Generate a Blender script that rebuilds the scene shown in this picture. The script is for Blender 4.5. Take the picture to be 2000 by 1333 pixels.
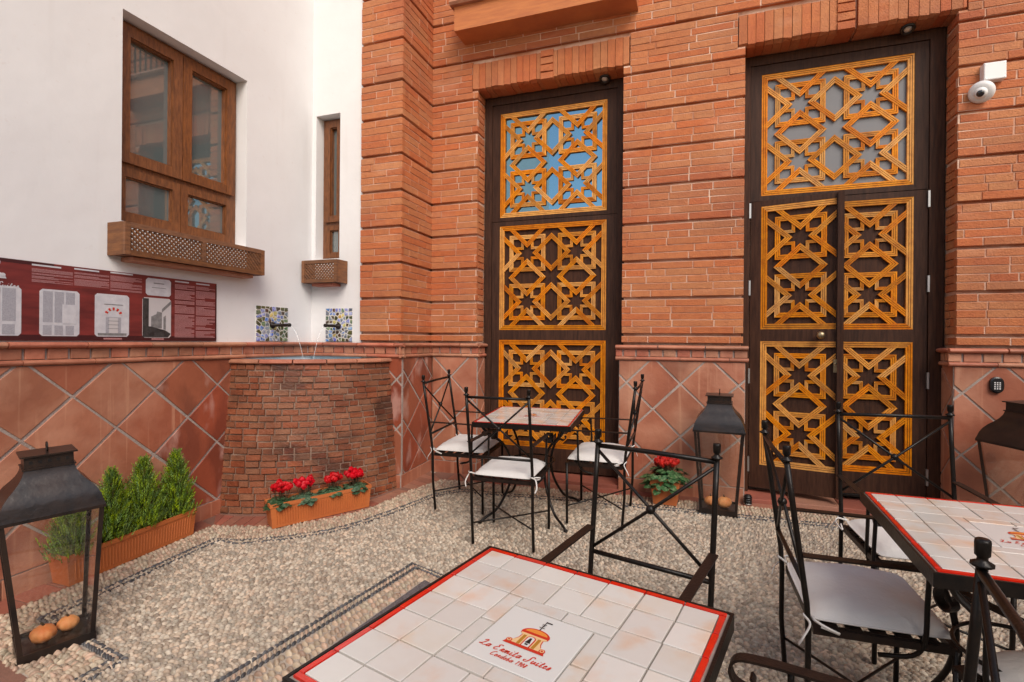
import bpy, math, random
import numpy as np
from mathutils import Matrix, Vector
random.seed(7); rng = np.random.default_rng(11)
scene = bpy.context.scene
for o in list(bpy.data.objects): bpy.data.objects.remove(o)
C = scene.collection
R_ = math.radians
# ------------------------------------------------------------------ camera
H = 1.30
FPX = 1017.07                                     # focal length in photo pixels (photo 2000 x 1333)
YAW, PITCH, ROLL = R_(19.4277), R_(-0.0158), R_(0.4504)
Fv = Vector((-math.sin(YAW)*math.cos(PITCH), math.cos(YAW)*math.cos(PITCH), math.sin(PITCH)))
R0 = Vector((math.cos(YAW), math.sin(YAW), 0)); U0 = R0.cross(Fv)
Rv = math.cos(ROLL)*R0 + math.sin(ROLL)*U0; Uv = -math.sin(ROLL)*R0 + math.cos(ROLL)*U0
cam = bpy.data.cameras.new('camera'); cam.sensor_width = 36; cam.lens = FPX/2000*36
cam.clip_start = .02; cam.clip_end = 500
co = bpy.data.objects.new('camera', cam); C.objects.link(co); scene.camera = co
m = Matrix.Identity(4)
for i in range(3): m[i][0], m[i][1], m[i][2] = Rv[i], Uv[i], -Fv[i]
m.translation = (0, 0, H); co.matrix_world = m
def proj(p):
    v = Vector(p) - Vector((0, 0, H)); z = v.dot(Fv)
    return (1000+FPX*v.dot(Rv)/z, 666.5-FPX*v.dot(Uv)/z, z) if z > .05 else (-9e3, -9e3, z)
# ------------------------------------------------------------------ world, sun, exposure
w = bpy.data.worlds.new('World'); scene.world = w; w.use_nodes = True
nt = w.node_tree; bg = nt.nodes['Background']
sky = nt.nodes.new('ShaderNodeTexSky'); sky.sky_type = 'NISHITA'; sky.sun_disc = False
SUN_EL, SUN_AZ = R_(42), R_(145)                  # azimuth clockwise from +Y: the light comes over the camera's shoulder
sky.sun_elevation = SUN_EL; sky.sun_rotation = SUN_AZ
sky.air_density = 1.0; sky.dust_density = 1.2; sky.ozone_density = .6
tint = nt.nodes.new('ShaderNodeMix'); tint.data_type = 'RGBA'; tint.blend_type = 'MULTIPLY'; tint.inputs[0].default_value = 1
tint.inputs[7].default_value = (1.0, .86, .735, 1)  # shade white balance
nt.links.new(sky.outputs[0], tint.inputs[6]); nt.links.new(tint.outputs[2], bg.inputs[0]); bg.inputs[1].default_value = .135
sl = bpy.data.lights.new('sun', 'SUN'); sl.energy = 1.35; sl.angle = R_(34); sl.color = (1, .93, .84)
so = bpy.data.objects.new('sun', sl); C.objects.link(so)
sd = Vector((math.sin(SUN_AZ)*math.cos(SUN_EL), math.cos(SUN_AZ)*math.cos(SUN_EL), math.sin(SUN_EL)))
so.rotation_euler = sd.to_track_quat('Z', 'Y').to_euler(); so.location = (0, 0, 9)
vs = scene.view_settings; vs.view_transform = 'Standard'; vs.look = 'None'; vs.gamma = 1; vs.exposure = .78
scene.render.engine = 'CYCLES'
# ------------------------------------------------------------------ helpers
S = .04                                            # the paving rises gently towards the doors
TILT = math.atan(S)
def fz(y): return S*y
class MB:
    def __init__(s): s.v = []; s.f = []; s.m = []
    def add(s, vs, fs, mi=0):
        b = len(s.v); s.v += [tuple(p) for p in vs]; s.f += [tuple(b+i for i in f) for f in fs]; s.m += [mi]*len(fs); return s
    def box(s, a, b, mi=0):
        (x0, y0, z0), (x1, y1, z1) = a, b
        return s.add([(x0,y0,z0),(x1,y0,z0),(x1,y1,z0),(x0,y1,z0),(x0,y0,z1),(x1,y0,z1),(x1,y1,z1),(x0,y1,z1)],
                     [(3,2,1,0),(4,5,6,7),(0,1,5,4),(1,2,6,5),(2,3,7,6),(3,0,4,7)], mi)
    def tube(s, pts, r, n=8, closed=False, mi=0, flat=None):
        pts = [Vector(p) for p in pts]; k = len(pts); rr = r if isinstance(r, (list, tuple)) else [r]*k
        vs = []; up = None
        for i, p in enumerate(pts):
            if closed: t = pts[(i+1) % k]-pts[i-1]
            else: t = pts[min(i+1, k-1)]-pts[max(i-1, 0)]
            t.normalize()
            if up is None:
                up = Vector((0, 0, 1)) if abs(t.z) < .9 else Vector((1, 0, 0))
            a = (up - t*up.dot(t)); a.normalize(); up = a; b = t.cross(a)
            fa, fb = flat if flat else (1, 1)
            for j in range(n):
                q = 2*math.pi*(j+.5)/n
                vs.append(p + (a*math.cos(q)*fa + b*math.sin(q)*fb)*rr[i])
        fs = []
        for i in range(k if closed else k-1):
            i2 = (i+1) % k
            for j in range(n): fs.append((i*n+j, i*n+(j+1) % n, i2*n+(j+1) % n, i2*n+j))
        if not closed: fs += [tuple(range(n-1, -1, -1)), tuple((k-1)*n+j for j in range(n))]
        return s.add(vs, fs, mi)
    def lathe(s, prof, n=16, c=(0, 0, 0), mi=0, M=None):
        vs = []
        for r, z in prof:
            for j in range(n):
                a = 2*math.pi*j/n; p = Vector((r*math.cos(a), r*math.sin(a), z)); vs.append((M @ p if M else p)+Vector(c))
        fs = []
        for i in range(len(prof)-1):
            for j in range(n): fs.append((i*n+j, i*n+(j+1) % n, (i+1)*n+(j+1) % n, (i+1)*n+j))
        fs += [tuple(range(n-1, -1, -1)), tuple((len(prof)-1)*n+j for j in range(n))]
        return s.add(vs, fs, mi)
    def prism(s, poly, fn, d0, d1, mi=0, ch=0):
        """2-D polygon (counter-clockwise) pushed from d0 to d1; fn(u,v,d)->xyz; ch chamfers the d1 edge"""
        n = len(poly); cx = sum(p[0] for p in poly)/n; cy = sum(p[1] for p in poly)/n
        def ins(p):
            dx, dy = p[0]-cx, p[1]-cy; l = math.hypot(dx, dy) or 1; k = max(0, 1-1.4*ch/l); return (cx+dx*k, cy+dy*k)
        vs = [fn(u, v, d0) for u, v in poly]
        if ch:
            vs += [fn(u, v, d1-ch*.7) for u, v in poly]+[fn(*ins(p), d1) for p in poly]; L = 2
        else: vs += [fn(u, v, d1) for u, v in poly]; L = 1
        fs = [tuple(range(n-1, -1, -1)), tuple(L*n+j for j in range(n))]
        for i in range(L):
            for j in range(n): fs.append((i*n+j, i*n+(j+1) % n, (i+1)*n+(j+1) % n, (i+1)*n+j))
        return s.add(vs, fs, mi)
    def mesh(s, name, mats, smooth=False):
        me = bpy.data.meshes.new(name); me.from_pydata(s.v, [], s.f)
        for q in (mats if isinstance(mats, (list, tuple)) else [mats]): me.materials.append(q)
        if any(s.m): me.polygons.foreach_set('material_index', s.m)
        if smooth: me.polygons.foreach_set('use_smooth', [True]*len(s.f))
        me.update(); return me
    def build(s, name, mats, parent=None, smooth=False, **k): return O(name, s.mesh(name, mats, smooth), parent, **k)
def O(name, me, parent=None, label=None, cat=None, group=None, kind=None, M=None):
    o = bpy.data.objects.new(name, me); C.objects.link(o)
    if parent is not None: o.parent = parent
    if M is not None: o.matrix_local = M
    for k, v in (('label', label), ('category', cat), ('group', group), ('kind', kind)):
        if v: o[k] = v
    return o
def thing(name, label, cat, loc=(0, 0, 0), rot=0, group=None, level=True):
    """Empty at the thing's base; level=False leans it with the sloping pavement"""
    o = O(name, None, None, label, cat, group); o.empty_display_size = .1
    M = Matrix.Translation(loc)
    if not level: M = M @ Matrix.Rotation(TILT, 4, 'X')
    o.matrix_world = M @ Matrix.Rotation(rot, 4, 'Z'); return o
def catmull(P, n=6):
    P = [Vector(p) for p in P]; Q = [2*P[0]-P[1]]+P+[2*P[-1]-P[-2]]; out = []
    for i in range(1, len(Q)-2):
        for k in range(n):
            t = k/n; a, b, c, d = Q[i-1], Q[i], Q[i+1], Q[i+2]
            out.append(.5*((2*b)+(c-a)*t+(2*a-5*b+4*c-d)*t*t+(3*b-a-3*c+d)*t**3))
    return out+[P[-1]]
def clip(poly, a, b, c):
    """keep the part of a polygon with a*u+b*v<=c"""
    out = []
    for i in range(len(poly)):
        p, q = poly[i-1], poly[i]; dp = a*p[0]+b*p[1]-c; dq = a*q[0]+b*q[1]-c
        if (dp <= 0) != (dq <= 0): t = dp/(dp-dq); out.append((p[0]+t*(q[0]-p[0]), p[1]+t*(q[1]-p[1])))
        if dq <= 0: out.append(q)
    res = []
    for p in out:
        if not res or math.dist(p, res[-1]) > 1e-5: res.append(p)
    if len(res) > 1 and math.dist(res[0], res[-1]) < 1e-5: res.pop()
    return res
def area(p): return .5*sum(p[i-1][0]*p[i][1]-p[i][0]*p[i-1][1] for i in range(len(p)))
# ------------------------------------------------------------------ materials
def mat(name, col, col2=None, rough=.6, scale=8, var=0, hue=0, bump=0, bscale=60, metal=0, stretch=None, coords='pos',
        spec=.5, coat=0, fac=(.35, .65), det=5, rough2=None, extra=None, trans=0):
    ma = bpy.data.materials.new(name); ma.use_nodes = True; t = ma.node_tree; N = t.nodes.new; L = t.links.new
    b = t.nodes['Principled BSDF']; b.inputs['Roughness'].default_value = rough; b.inputs['Metallic'].default_value = metal
    b.inputs['Specular IOR Level'].default_value = spec; b.inputs['Coat Weight'].default_value = coat; b.inputs['Coat Roughness'].default_value = .15
    if trans: b.inputs['Transmission Weight'].default_value = trans
    if coords == 'pos': src = N('ShaderNodeNewGeometry').outputs['Position']
    else: src = N('ShaderNodeTexCoord').outputs['Object']
    mp = N('ShaderNodeMapping'); L(src, mp.inputs[0])
    if stretch: mp.inputs['Scale'].default_value = stretch
    vec = mp.outputs[0]
    inf = N('ShaderNodeObjectInfo'); at = N('ShaderNodeAttribute'); at.attribute_name = 'tint'
    ad = N('ShaderNodeMath'); ad.operation = 'ADD'; L(inf.outputs['Random'], ad.inputs[0]); L(at.outputs['Fac'], ad.inputs[1])
    fr = N('ShaderNodeMath'); fr.operation = 'FRACT'; L(ad.outputs[0], fr.inputs[0]); rnd = fr.outputs[0]
    c = None
    if col2:
        if coords != 'pos':
            av = N('ShaderNodeVectorMath'); av.operation = 'ADD'; sc = N('ShaderNodeMath'); sc.operation = 'MULTIPLY'; sc.inputs[1].default_value = 37
            L(rnd, sc.inputs[0]); L(vec, av.inputs[0]); L(sc.outputs[0], av.inputs[1]); vec = av.outputs[0]
        n = N('ShaderNodeTexNoise'); n.inputs['Scale'].default_value = scale; n.inputs['Detail'].default_value = det; n.inputs['Roughness'].default_value = .6
        L(vec, n.inputs['Vector'])
        rm = N('ShaderNodeMapRange'); rm.inputs[1].default_value, rm.inputs[2].default_value = fac; L(n.outputs['Fac'], rm.inputs[0])
        mx = N('ShaderNodeMix'); mx.data_type = 'RGBA'; mx.inputs[6].default_value = (*col, 1); mx.inputs[7].default_value = (*col2, 1)
        L(rm.outputs[0], mx.inputs[0]); c = mx.outputs[2]
        if rough2 is not None:
            rr = N('ShaderNodeMapRange'); rr.inputs[3].default_value = rough; rr.inputs[4].default_value = rough2; L(rm.outputs[0], rr.inputs[0]); L(rr.outputs[0], b.inputs['Roughness'])
    else:
        rg = N('ShaderNodeRGB'); rg.outputs[0].default_value = (*col, 1); c = rg.outputs[0]
    if extra: c = extra(t, c, rnd, b)
    if var or hue:
        hs = N('ShaderNodeHueSaturation'); L(c, hs.inputs['Color'])
        r1 = N('ShaderNodeMapRange'); r1.inputs[3].default_value = 1-var; r1.inputs[4].default_value = 1+var; L(rnd, r1.inputs[0]); L(r1.outputs[0], hs.inputs['Value'])
        m7 = N('ShaderNodeMath'); m7.operation = 'MULTIPLY'; m7.inputs[1].default_value = 7.31; L(rnd, m7.inputs[0]); f7 = N('ShaderNodeMath'); f7.operation = 'FRACT'; L(m7.outputs[0], f7.inputs[0])
        r2 = N('ShaderNodeMapRange'); r2.inputs[3].default_value = .5-hue; r2.inputs[4].default_value = .5+hue; L(f7.outputs[0], r2.inputs[0]); L(r2.outputs[0], hs.inputs['Hue'])
        r3 = N('ShaderNodeMapRange'); r3.inputs[3].default_value = 1+var*.5; r3.inputs[4].default_value = 1-var*.5; L(f7.outputs[0], r3.inputs[0]); L(r3.outputs[0], hs.inputs['Saturation'])
        c = hs.outputs[0]
    L(c, b.inputs['Base Color'])
    if bump:
        n2 = N('ShaderNodeTexNoise'); n2.inputs['Scale'].default_value = bscale; n2.inputs['Detail'].default_value = 6; L(mp.outputs[0], n2.inputs['Vector'])
        bp = N('ShaderNodeBump'); bp.inputs['Strength'].default_value = bump; bp.inputs['Distance'].default_value = .01
        L(n2.outputs['Fac'], bp.inputs['Height']); L(bp.outputs[0], b.inputs['Normal'])
    return ma
def streaks(color, scale=(16, 16, 1.3), lo=.56, hi=.72, amt=.6, seed=0):
    """extra(): run-off marks and bloom of another colour"""
    def f(t, c, rnd, b):
        N = t.nodes.new; L = t.links.new
        g = N('ShaderNodeNewGeometry'); mp = N('ShaderNodeMapping'); mp.inputs['Scale'].default_value = scale; mp.inputs['Location'].default_value = (seed, seed, 0)
        L(g.outputs['Position'], mp.inputs[0]); n = N('ShaderNodeTexNoise'); n.inputs['Scale'].default_value = 1; n.inputs['Detail'].default_value = 4; L(mp.outputs[0], n.inputs['Vector'])
        r = N('ShaderNodeMapRange'); r.inputs[1].default_value = lo; r.inputs[2].default_value = hi; r.inputs[4].default_value = amt; L(n.outputs['Fac'], r.inputs[0])
        mx = N('ShaderNodeMix'); mx.data_type = 'RGBA'; mx.inputs[7].default_value = (*color, 1); L(c, mx.inputs[6]); L(r.outputs[0], mx.inputs[0]); return mx.outputs[2]
    return f
def chain(*fs):
    def f(t, c, rnd, b):
        for g in fs: c = g(t, c, rnd, b)
        return c
    return f
M = {}
M['brick'] = mat('facade_brick', (.51, .175, .062), (.44, .143, .054), .8, 22, .085, .006, .6, 90, extra=chain(streaks((.27, .07, .042), (1.1, 1.1, 1.7), .48, .70, .45, 3), streaks((.62, .30, .17), (2.2, 2.2, 7), .58, .74, .45, 9)))
M['mortar'] = mat('facade_mortar', (.46, .19, .10), (.74, .54, .42), .9, 3, bump=.4, bscale=120)
M['fbrick'] = mat('fountain_brick', (.29, .105, .050), (.20, .070, .036), .6, 5, .15, .007, .5, 70, rough2=.38, extra=chain(streaks((.05, .018, .012), (2.6, 2.6, 4.5), .49, .63, .78, 5), streaks((.36, .14, .06), (9, 9, 9), .6, .75, .5, 2)))
M['fmortar'] = mat('fountain_mortar', (.33, .22, .165), (.15, .085, .06), .85, 6, bump=.5, bscale=90)
M['tile'] = mat('dado_terracotta', (.41, .150, .082), (.33, .115, .066), .55, 4, .07, .004, .25, 30, rough2=.42, extra=chain(streaks((.56, .28, .18), (3.2, 3.2, 3.6), .44, .66, .7, 1), streaks((.60, .31, .19), (22, 22, .9), .57, .68, .6, 4), streaks((.20, .055, .03), (2.6, 2.6, 1.6), .6, .68, .6, 8)))
M['stile'] = mat('stained_terracotta', (.36, .105, .055), (.30, .085, .045), .45, 4, .08, .005, .25, 30, rough2=.3, extra=chain(streaks((.17, .05, .03), (5, 5, 2.5), .48, .6, .7, 1), streaks((.55, .33, .27), (7, 7, 3.4), .56, .68, .7, 4)))
M['grout'] = mat('grey_grout', (.44, .37, .33), (.33, .27, .235), .9, 12, bump=.5, bscale=100)
M['mould'] = mat('clay_moulding', (.50, .21, .125), (.36, .13, .075), .6, 9, .14, .01, .3, 50)
M['paver'] = mat('clay_paver', (.34, .135, .085), (.28, .11, .075), .6, 6, .16, .01, .3, 60)
M['paver_bed'] = mat('paver_joint', (.24, .12, .085), (.20, .10, .07), .9, 12, bump=.3, bscale=90)
M['plaster'] = mat('white_plaster', (.80, .80, .80), (.755, .75, .75), .85, 1.6, bump=.4, bscale=7, extra=chain(streaks((.66, .63, .61), (9, 9, .8), .60, .78, .35, 6), streaks((.72, .69, .67), (30, 30, 30), .66, .74, .4, 2)))
M['pebble'] = mat('beige_pebble', (.47, .39, .30), (.375, .315, .25), .5, 45, .42, .012, .15, 200, extra=streaks((.27, .215, .165), (1.3, 1.3, 1.3), .48, .72, .5, 3))
M['dpebble'] = mat('slate_pebble', (.085, .085, .09), (.05, .05, .055), .5, 30, .4, .02)
M['lpebble'] = mat('tan_pebble', (.47, .365, .265), (.38, .29, .21), .5, 30, .3, .02, .15, 200)
M['bed'] = mat('sand_mortar_bed', (.44, .38, .315), (.34, .285, .235), .9, 14, bump=.6, bscale=120)
M['granite'] = mat('speckled_granite', (.20, .175, .18), (.05, .045, .05), .6, 170, bump=.3, bscale=200)
M['dwood'] = mat('dark_walnut', (.062, .026, .014), (.030, .012, .007), .6, 7, .12, 0, .12, 40, stretch=(9, 9, .8), spec=.22)
M['lwood'] = mat('honey_pine', (.68, .265, .022), (.52, .175, .014), .55, 9, .24, .012, .15, 60, stretch=(3, 3, 3), spec=.25, extra=streaks((.34, .10, .012), (14, 14, 14), .54, .72, .6, 3))
M['groove'] = mat('dark_groove', (.17, .055, .012), None, .7)
M['wwood'] = mat('window_oak', (.235, .085, .028), (.12, .042, .015), .48, 12, .1, 0, .15, 50, stretch=(6, 6, 1.2))
M['bwood'] = mat('weathered_cedar', (.23, .10, .042), (.13, .055, .026), .65, 10, .15, 0, .2, 60, stretch=(1, 1.2, 6))
M['iron'] = mat('wrought_iron', (.005, .0042, .004), (.012, .008, .006), .36, 40, 0, 0, .12, 150, metal=.0, spec=.3)
M['rust'] = mat('brown_iron_flat', (.020, .011, .0075), (.010, .006, .005), .45, 30, 0, 0, .15, 150, spec=.3)
M['cushion'] = mat('off_white_cotton', (.70, .685, .66), (.66, .645, .63), .9, 6, .03, 0, .25, 55)
M['ceram'] = mat('white_glazed_tile', (.62, .60, .565), (.60, .545, .475), .22, 7, .07, .012, .06, 40, coat=.3, coords='obj', fac=(.5, .8), extra=streaks((.64, .42, .26), (11, 11, 11), .50, .74, .8, 2))
M['logo'] = mat('logo_tile', (.64, .64, .62), None, .2, coat=.3)
M['red'] = mat('red_glaze', (.66, .025, .012), (.52, .018, .01), .25, 40, .08, coat=.3)
M['tgrout'] = mat('table_grout', (.30, .26, .22), (.22, .19, .16), .9, 20)
M['ink_red'] = mat('ink_red', (.55, .03, .012), None, .4); M['ink_or'] = mat('ink_orange', (.72, .25, .04), None, .4)
M['ink_br'] = mat('ink_ochre', (.42, .19, .02), None, .4); M['ink_bk'] = mat('ink_black', (.012, .011, .014), None, .4); M['ink_cr'] = mat('ink_cream', (.72, .48, .24), None, .4)
M['terra'] = mat('terracotta_plastic', (.56, .165, .045), (.48, .135, .04), .5, 5, .05)
M['soil'] = mat('potting_soil', (.05, .032, .022), (.02, .014, .01), .95, 60, bump=1, bscale=120)
M['cyp'] = mat('cypress_green', (.24, .36, .022), (.075, .15, .014), .6, 20, .45, .025)
M['leaf'] = mat('cyclamen_leaf', (.030, .085, .036), (.10, .16, .08), .45, 60, .3, .02, fac=(.5, .6))
M['petal'] = mat('red_petal', (.70, .005, .012), (.44, .002, .006), .5, 30, .05, .004)
M['stem'] = mat('plant_stem', (.07, .05, .025), None, .7)
M['lant'] = mat('blackened_tin', (.010, .008, .008), (.030, .018, .013), .30, 9, 0, 0, .1, 40, metal=.0, spec=.55)
M['gourd'] = mat('dried_gourd', (.70, .22, .06), (.78, .36, .13), .6, 18, .1, .01, .3, 60)
M['white_p'] = mat('white_plastic', (.78, .78, .77), None, .4); M['black_p'] = mat('black_plastic', (.012, .012, .013), None, .3)
M['lens'] = mat('dark_lens', (.01, .01, .014), None, .06, coat=1)
M['brass'] = mat('aged_brass', (.42, .33, .20), (.30, .23, .14), .35, 60, metal=.9)
M['steel'] = mat('steel', (.55, .54, .52), None, .35, metal=.9)
M['opal'] = mat('spot_glass', (.72, .70, .66), None, .25)
M['balc'] = mat('balcony_brick', (.56, .20, .065), (.46, .15, .055), .75, 5, 0, 0, .35, 60, stretch=(1, 1, 9))
M['panel'] = mat('panel_print_red', (.22, .033, .030), (.12, .020, .020), .4, 4, stretch=(1, 1, 6))
M['panel_dk'] = mat('panel_print_dark', (.055, .011, .013), None, .4)
M['pink'] = mat('panel_text_pink', (.50, .27, .27), (.33, .12, .12), .5, 220, stretch=(1, 1, 1))
M['paper'] = mat('panel_paper', (.62, .62, .65), (.52, .52, .56), .5, 30); M['paper2'] = mat('panel_newsprint', (.42, .42, .46), (.30, .30, .34), .5, 260)
M['ph_dk'] = mat('photo_dark', (.02, .02, .022), (.06, .06, .06), .4, 40); M['ph_md'] = mat('photo_mid', (.16, .16, .165), (.25, .25, .25), .4, 50); M['ph_lt'] = mat('photo_light', (.55, .53, .54), None, .4)
M['shgrout'] = mat('mosaic_grout', (.74, .72, .66), None, .8)
SH = [mat('shard_'+n, c, c2, .18, 40, .3, .03, coat=.4) for n, c, c2 in (('blue', (.04, .10, .45), (.45, .52, .7)), ('olive', (.13, .13, .03), (.05, .06, .03)), ('brown', (.10, .055, .03), (.05, .03, .02)), ('green', (.03, .10, .06), (.3, .35, .2)), ('yellow', (.5, .36, .05), (.6, .5, .2)), ('slate', (.10, .13, .18), (.4, .43, .48)))]
M['cream_wall'] = mat('cream_render', (.62, .55, .44), (.55, .48, .38), .85, 2, bump=.2, bscale=20)
def glass(name, tintc, rough, transmit, spec=.5, gc=(1, 1, 1)):
    ma = bpy.data.materials.new(name); ma.use_nodes = True; t = ma.node_tree; t.nodes.clear(); N = t.nodes.new; L = t.links.new
    out = N('ShaderNodeOutputMaterial'); gl = N('ShaderNodeBsdfGlossy'); gl.inputs['Roughness'].default_value = rough; gl.inputs[0].default_value = (*gc, 1)
    tr = N('ShaderNodeBsdfTransparent'); tr.inputs[0].default_value = (*tintc, 1)
    df = N('ShaderNodeBsdfDiffuse'); df.inputs[0].default_value = (*tintc, 1)
    m1 = N('ShaderNodeMixShader'); m1.inputs[0].default_value = transmit; L(df.outputs[0], m1.inputs[1]); L(tr.outputs[0], m1.inputs[2])
    f0 = .04 if spec < .6 else (.2 if spec < .9 else .45)
    lw = N('ShaderNodeLayerWeight'); lw.inputs[0].default_value = .5; pw = N('ShaderNodeMath'); pw.operation = 'POWER'; pw.inputs[1].default_value = 4; L(lw.outputs['Facing'], pw.inputs[0])
    fr = N('ShaderNodeMapRange'); fr.inputs[3].default_value = f0; fr.inputs[4].default_value = .95; L(pw.outputs[0], fr.inputs[0])
    m2 = N('ShaderNodeMixShader'); L(fr.outputs[0], m2.inputs[0]); L(m1.outputs[0], m2.inputs[1]); L(gl.outputs[0], m2.inputs[2]); L(m2.outputs[0], out.inputs[0]); return ma
M['glass'] = glass('lantern_glass', (.985, .985, .98), .02, 1.0)
M['wglass'] = glass('frosted_window_glass', (.12, .15, .15), .02, 0, .8)
M['dglass'] = glass('dark_door_glass', (.03, .035, .04), .01, 0, 1, (.38, .76, 1.0))  # glossy tint paints the reflected sky bluer than the real sky colour
M['fglass'] = glass('frosted_door_glass', (.17, .172, .18), .3, 0, .5)
M['water'] = glass('falling_water', (.95, .97, .97), .03, .75)

# ================================================================== THE SETTING
A, LX, PF, WB = 4.046, -3.053, 3.55, 3.572            # facade plane, left wall plane, pilaster front, white end wall
FRY = 4.22                                             # plane of the door frames
ground = MB().add([(x, y, fz(y)) for x, y in ((-9, -9), (9, -9), (9, 9), (-9, 9))], [(0, 1, 2, 3)]).build('courtyard_floor', M['bed'], kind='structure')
# ---- pebbles
n = 8; ang = np.arange(n)*2*np.pi/n
PBV = np.concatenate([np.stack([np.cos(ang), np.sin(ang), 0*ang-.35], 1), np.stack([.82*np.cos(ang), .82*np.sin(ang), 0*ang+.55], 1), [[0, 0, 1.0]]]).astype(np.float32)
PBF = [(j, (j+1) % n, n+(j+1) % n, n+j) for j in range(n)]+[(n+j, n+(j+1) % n, 2*n) for j in range(n)]
def offset_path(P, d):
    out = []
    for i, p in enumerate(P):
        a, b = P[max(i-1, 0)], P[min(i+1, len(P)-1)]; tx, ty = b[0]-a[0], b[1]-a[1]; l = math.hypot(tx, ty) or 1
        out.append((p[0]-ty/l*d, p[1]+tx/l*d))
    return out
def resample(P, step):
    out = []; carry = 0
    for (a, b) in zip(P[:-1], P[1:]):
        l = math.dist(a, b); t = carry
        while t < l: out.append((a[0]+(b[0]-a[0])*t/l, a[1]+(b[1]-a[1])*t/l, math.atan2(b[1]-a[1], b[0]-a[0]))); t += step
        carry = t-l
    return out
BORDER = [(-2.14, .0), (-2.11, 1.385), (-2.707, 1.47), (-2.714, 2.353), (-2.541, 2.385), (-2.324, 2.52), (-2.15, 2.676), (-2.048, 2.849), (-1.923, 3.205), (-1.84, 3.50), (-1.69, 3.655), (-1.284, 3.675), (-.755, 3.728), (.3, 3.765), (2.6, 3.80)]
OUTER = [(-2.30, .0), (-2.29, 1.21), (-2.90, 1.29), (-2.895, 2.50), (-2.503, 2.625), (-2.279, 2.836), (-2.133, 3.082), (-2.06, 3.487), (-1.955, 3.835), (-.233, 3.938), (.477, 3.958), (2.6, 3.985)]
RECT = [(-1.735, .83), (-1.619, 1.434), (-1.423, 2.455), (-.84, 2.275), (-1.03, 1.25), (-1.16, .6)]
def inside(poly, x, y):
    c = False
    for (x0, y0), (x1, y1) in zip(poly, poly[1:]+poly[:1]):
        if (y0 > y) != (y1 > y) and x < (x1-x0)*(y-y0)/(y1-y0)+x0: c = not c
    return c
FIELD = BORDER+[(2.6, .0)]
def pebs(lst):
    """lst rows: x, y, angle, half length, half width, height"""
    a = np.array(lst, np.float32); k = len(a); ca, sa = np.cos(a[:, 2]), np.sin(a[:, 2])
    v = np.repeat(PBV[None], k, 0); v = v*(1+.10*rng.standard_normal(v.shape)).astype(np.float32)
    X = v[..., 0]*a[:, 3, None]; Y = v[..., 1]*a[:, 4, None]; Zz = v[..., 2]*a[:, 5, None]
    x = a[:, 0, None]+X*ca[:, None]-Y*sa[:, None]; y = a[:, 1, None]+X*sa[:, None]+Y*ca[:, None]
    z = Zz+S*y; return np.stack([x, y, z], -1)
def pebble_mesh(name, V, ma):
    k, nv = V.shape[:2]; me = bpy.data.meshes.new(name); me.vertices.add(k*nv); me.vertices.foreach_set('co', V.astype(np.float32).ravel())
    q = np.array([f for f in PBF if len(f) == 4]); t = np.array([f for f in PBF if len(f) == 3]); off = (np.arange(k)*nv)[:, None, None]
    loops = np.concatenate([(q[None]+off).reshape(k, -1), (t[None]+off).reshape(k, -1)], 1).ravel()
    sizes = np.tile(np.array([4]*len(q)+[3]*len(t)), k); starts = np.concatenate([[0], np.cumsum(sizes)[:-1]])
    me.loops.add(len(loops)); me.loops.foreach_set('vertex_index', loops.astype(np.int32))
    me.polygons.add(len(sizes)); me.polygons.foreach_set('loop_start', starts.astype(np.int32)); me.polygons.foreach_set('loop_total', sizes.astype(np.int32))
    me.polygons.foreach_set('use_smooth', np.ones(len(sizes), bool)); me.materials.append(ma)
    at = me.attributes.new('tint', 'FLOAT', 'FACE'); at.data.foreach_set('value', np.repeat(rng.random(k), len(PBF)).astype(np.float32))
    me.update(calc_edges=True); return me
field = []; yy = .35; row = 0
while yy < 3.80:
    xx = -2.72+(row % 2)*.0139
    while xx < 2.45:
        wob = .05*math.sin(1.7*xx+.9)+.03*math.sin(3.1*xx-1.1*yy)
        x = xx+random.gauss(0, .0055); y = yy+wob+random.gauss(0, .0028)
        if inside(FIELD, x, y) and not inside(RECT, x, y):
            th = .25+.5*math.sin(1.3*x+2.1*y)+.3*math.sin(3.7*x-1.9*y)+random.gauss(0, .27)
            field.append((x, y, th, random.uniform(.0115, .0158), random.uniform(.0058, .0082), random.uniform(.011, .015)))
        xx += .0278
    yy += .0162; row += 1
dark = []; tan = []
for d0 in (0, .045):
    for k, (x, y, a) in enumerate(resample(offset_path(BORDER, -d0), .021)):
        dark.append((x, y, a+(.5 if d0 else -.5), .0165, .0085, .014))
for x, y, a in resample(offset_path(BORDER, -.022), .022): tan.append((x, y, a+.9, .013, .008, .012))
def strip(PA, PB, rows, step):
    A_ = resample(PA, step)
    for x, y, a in A_:
        bx, by, _ = min(resB[id(PB)], key=lambda q: (q[0]-x)**2+(q[1]-y)**2)
        for k in range(rows):
            t = (k+.5)/rows
            tan.append((x+(bx-x)*t+random.gauss(0, .002), y+(by-y)*t+random.gauss(0, .002), math.atan2(by-y, bx-x)+random.gauss(0, .25), random.uniform(.016, .021), random.uniform(.009, .0115), .016))
resB = {id(OUTER): resample(OUTER, .01)}
strip(offset_path(BORDER, .018), OUTER, 4, .0215)
rp = RECT+[RECT[0]]
for d0 in (0, -.05):
    for x, y, a in resample(offset_path(rp, d0), .024): dark.append((x, y, a+(.45 if d0 else 0), .016, .008, .013))
for x, y, a in resample(offset_path(rp, -.025), .021): tan.append((x, y, a+.9, .012, .0075, .013))
rin = offset_path(rp, -.20); resB[id(rin)] = resample(rin, .01)
strip(offset_path(rp, -.068), rin, 3, .026)
grid = {}
for p in tan+dark: grid.setdefault((int(p[0]/.02), int(p[1]/.02)), []).append(p)
RING = BORDER+OUTER[::-1]
gx = -2.95
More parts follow.
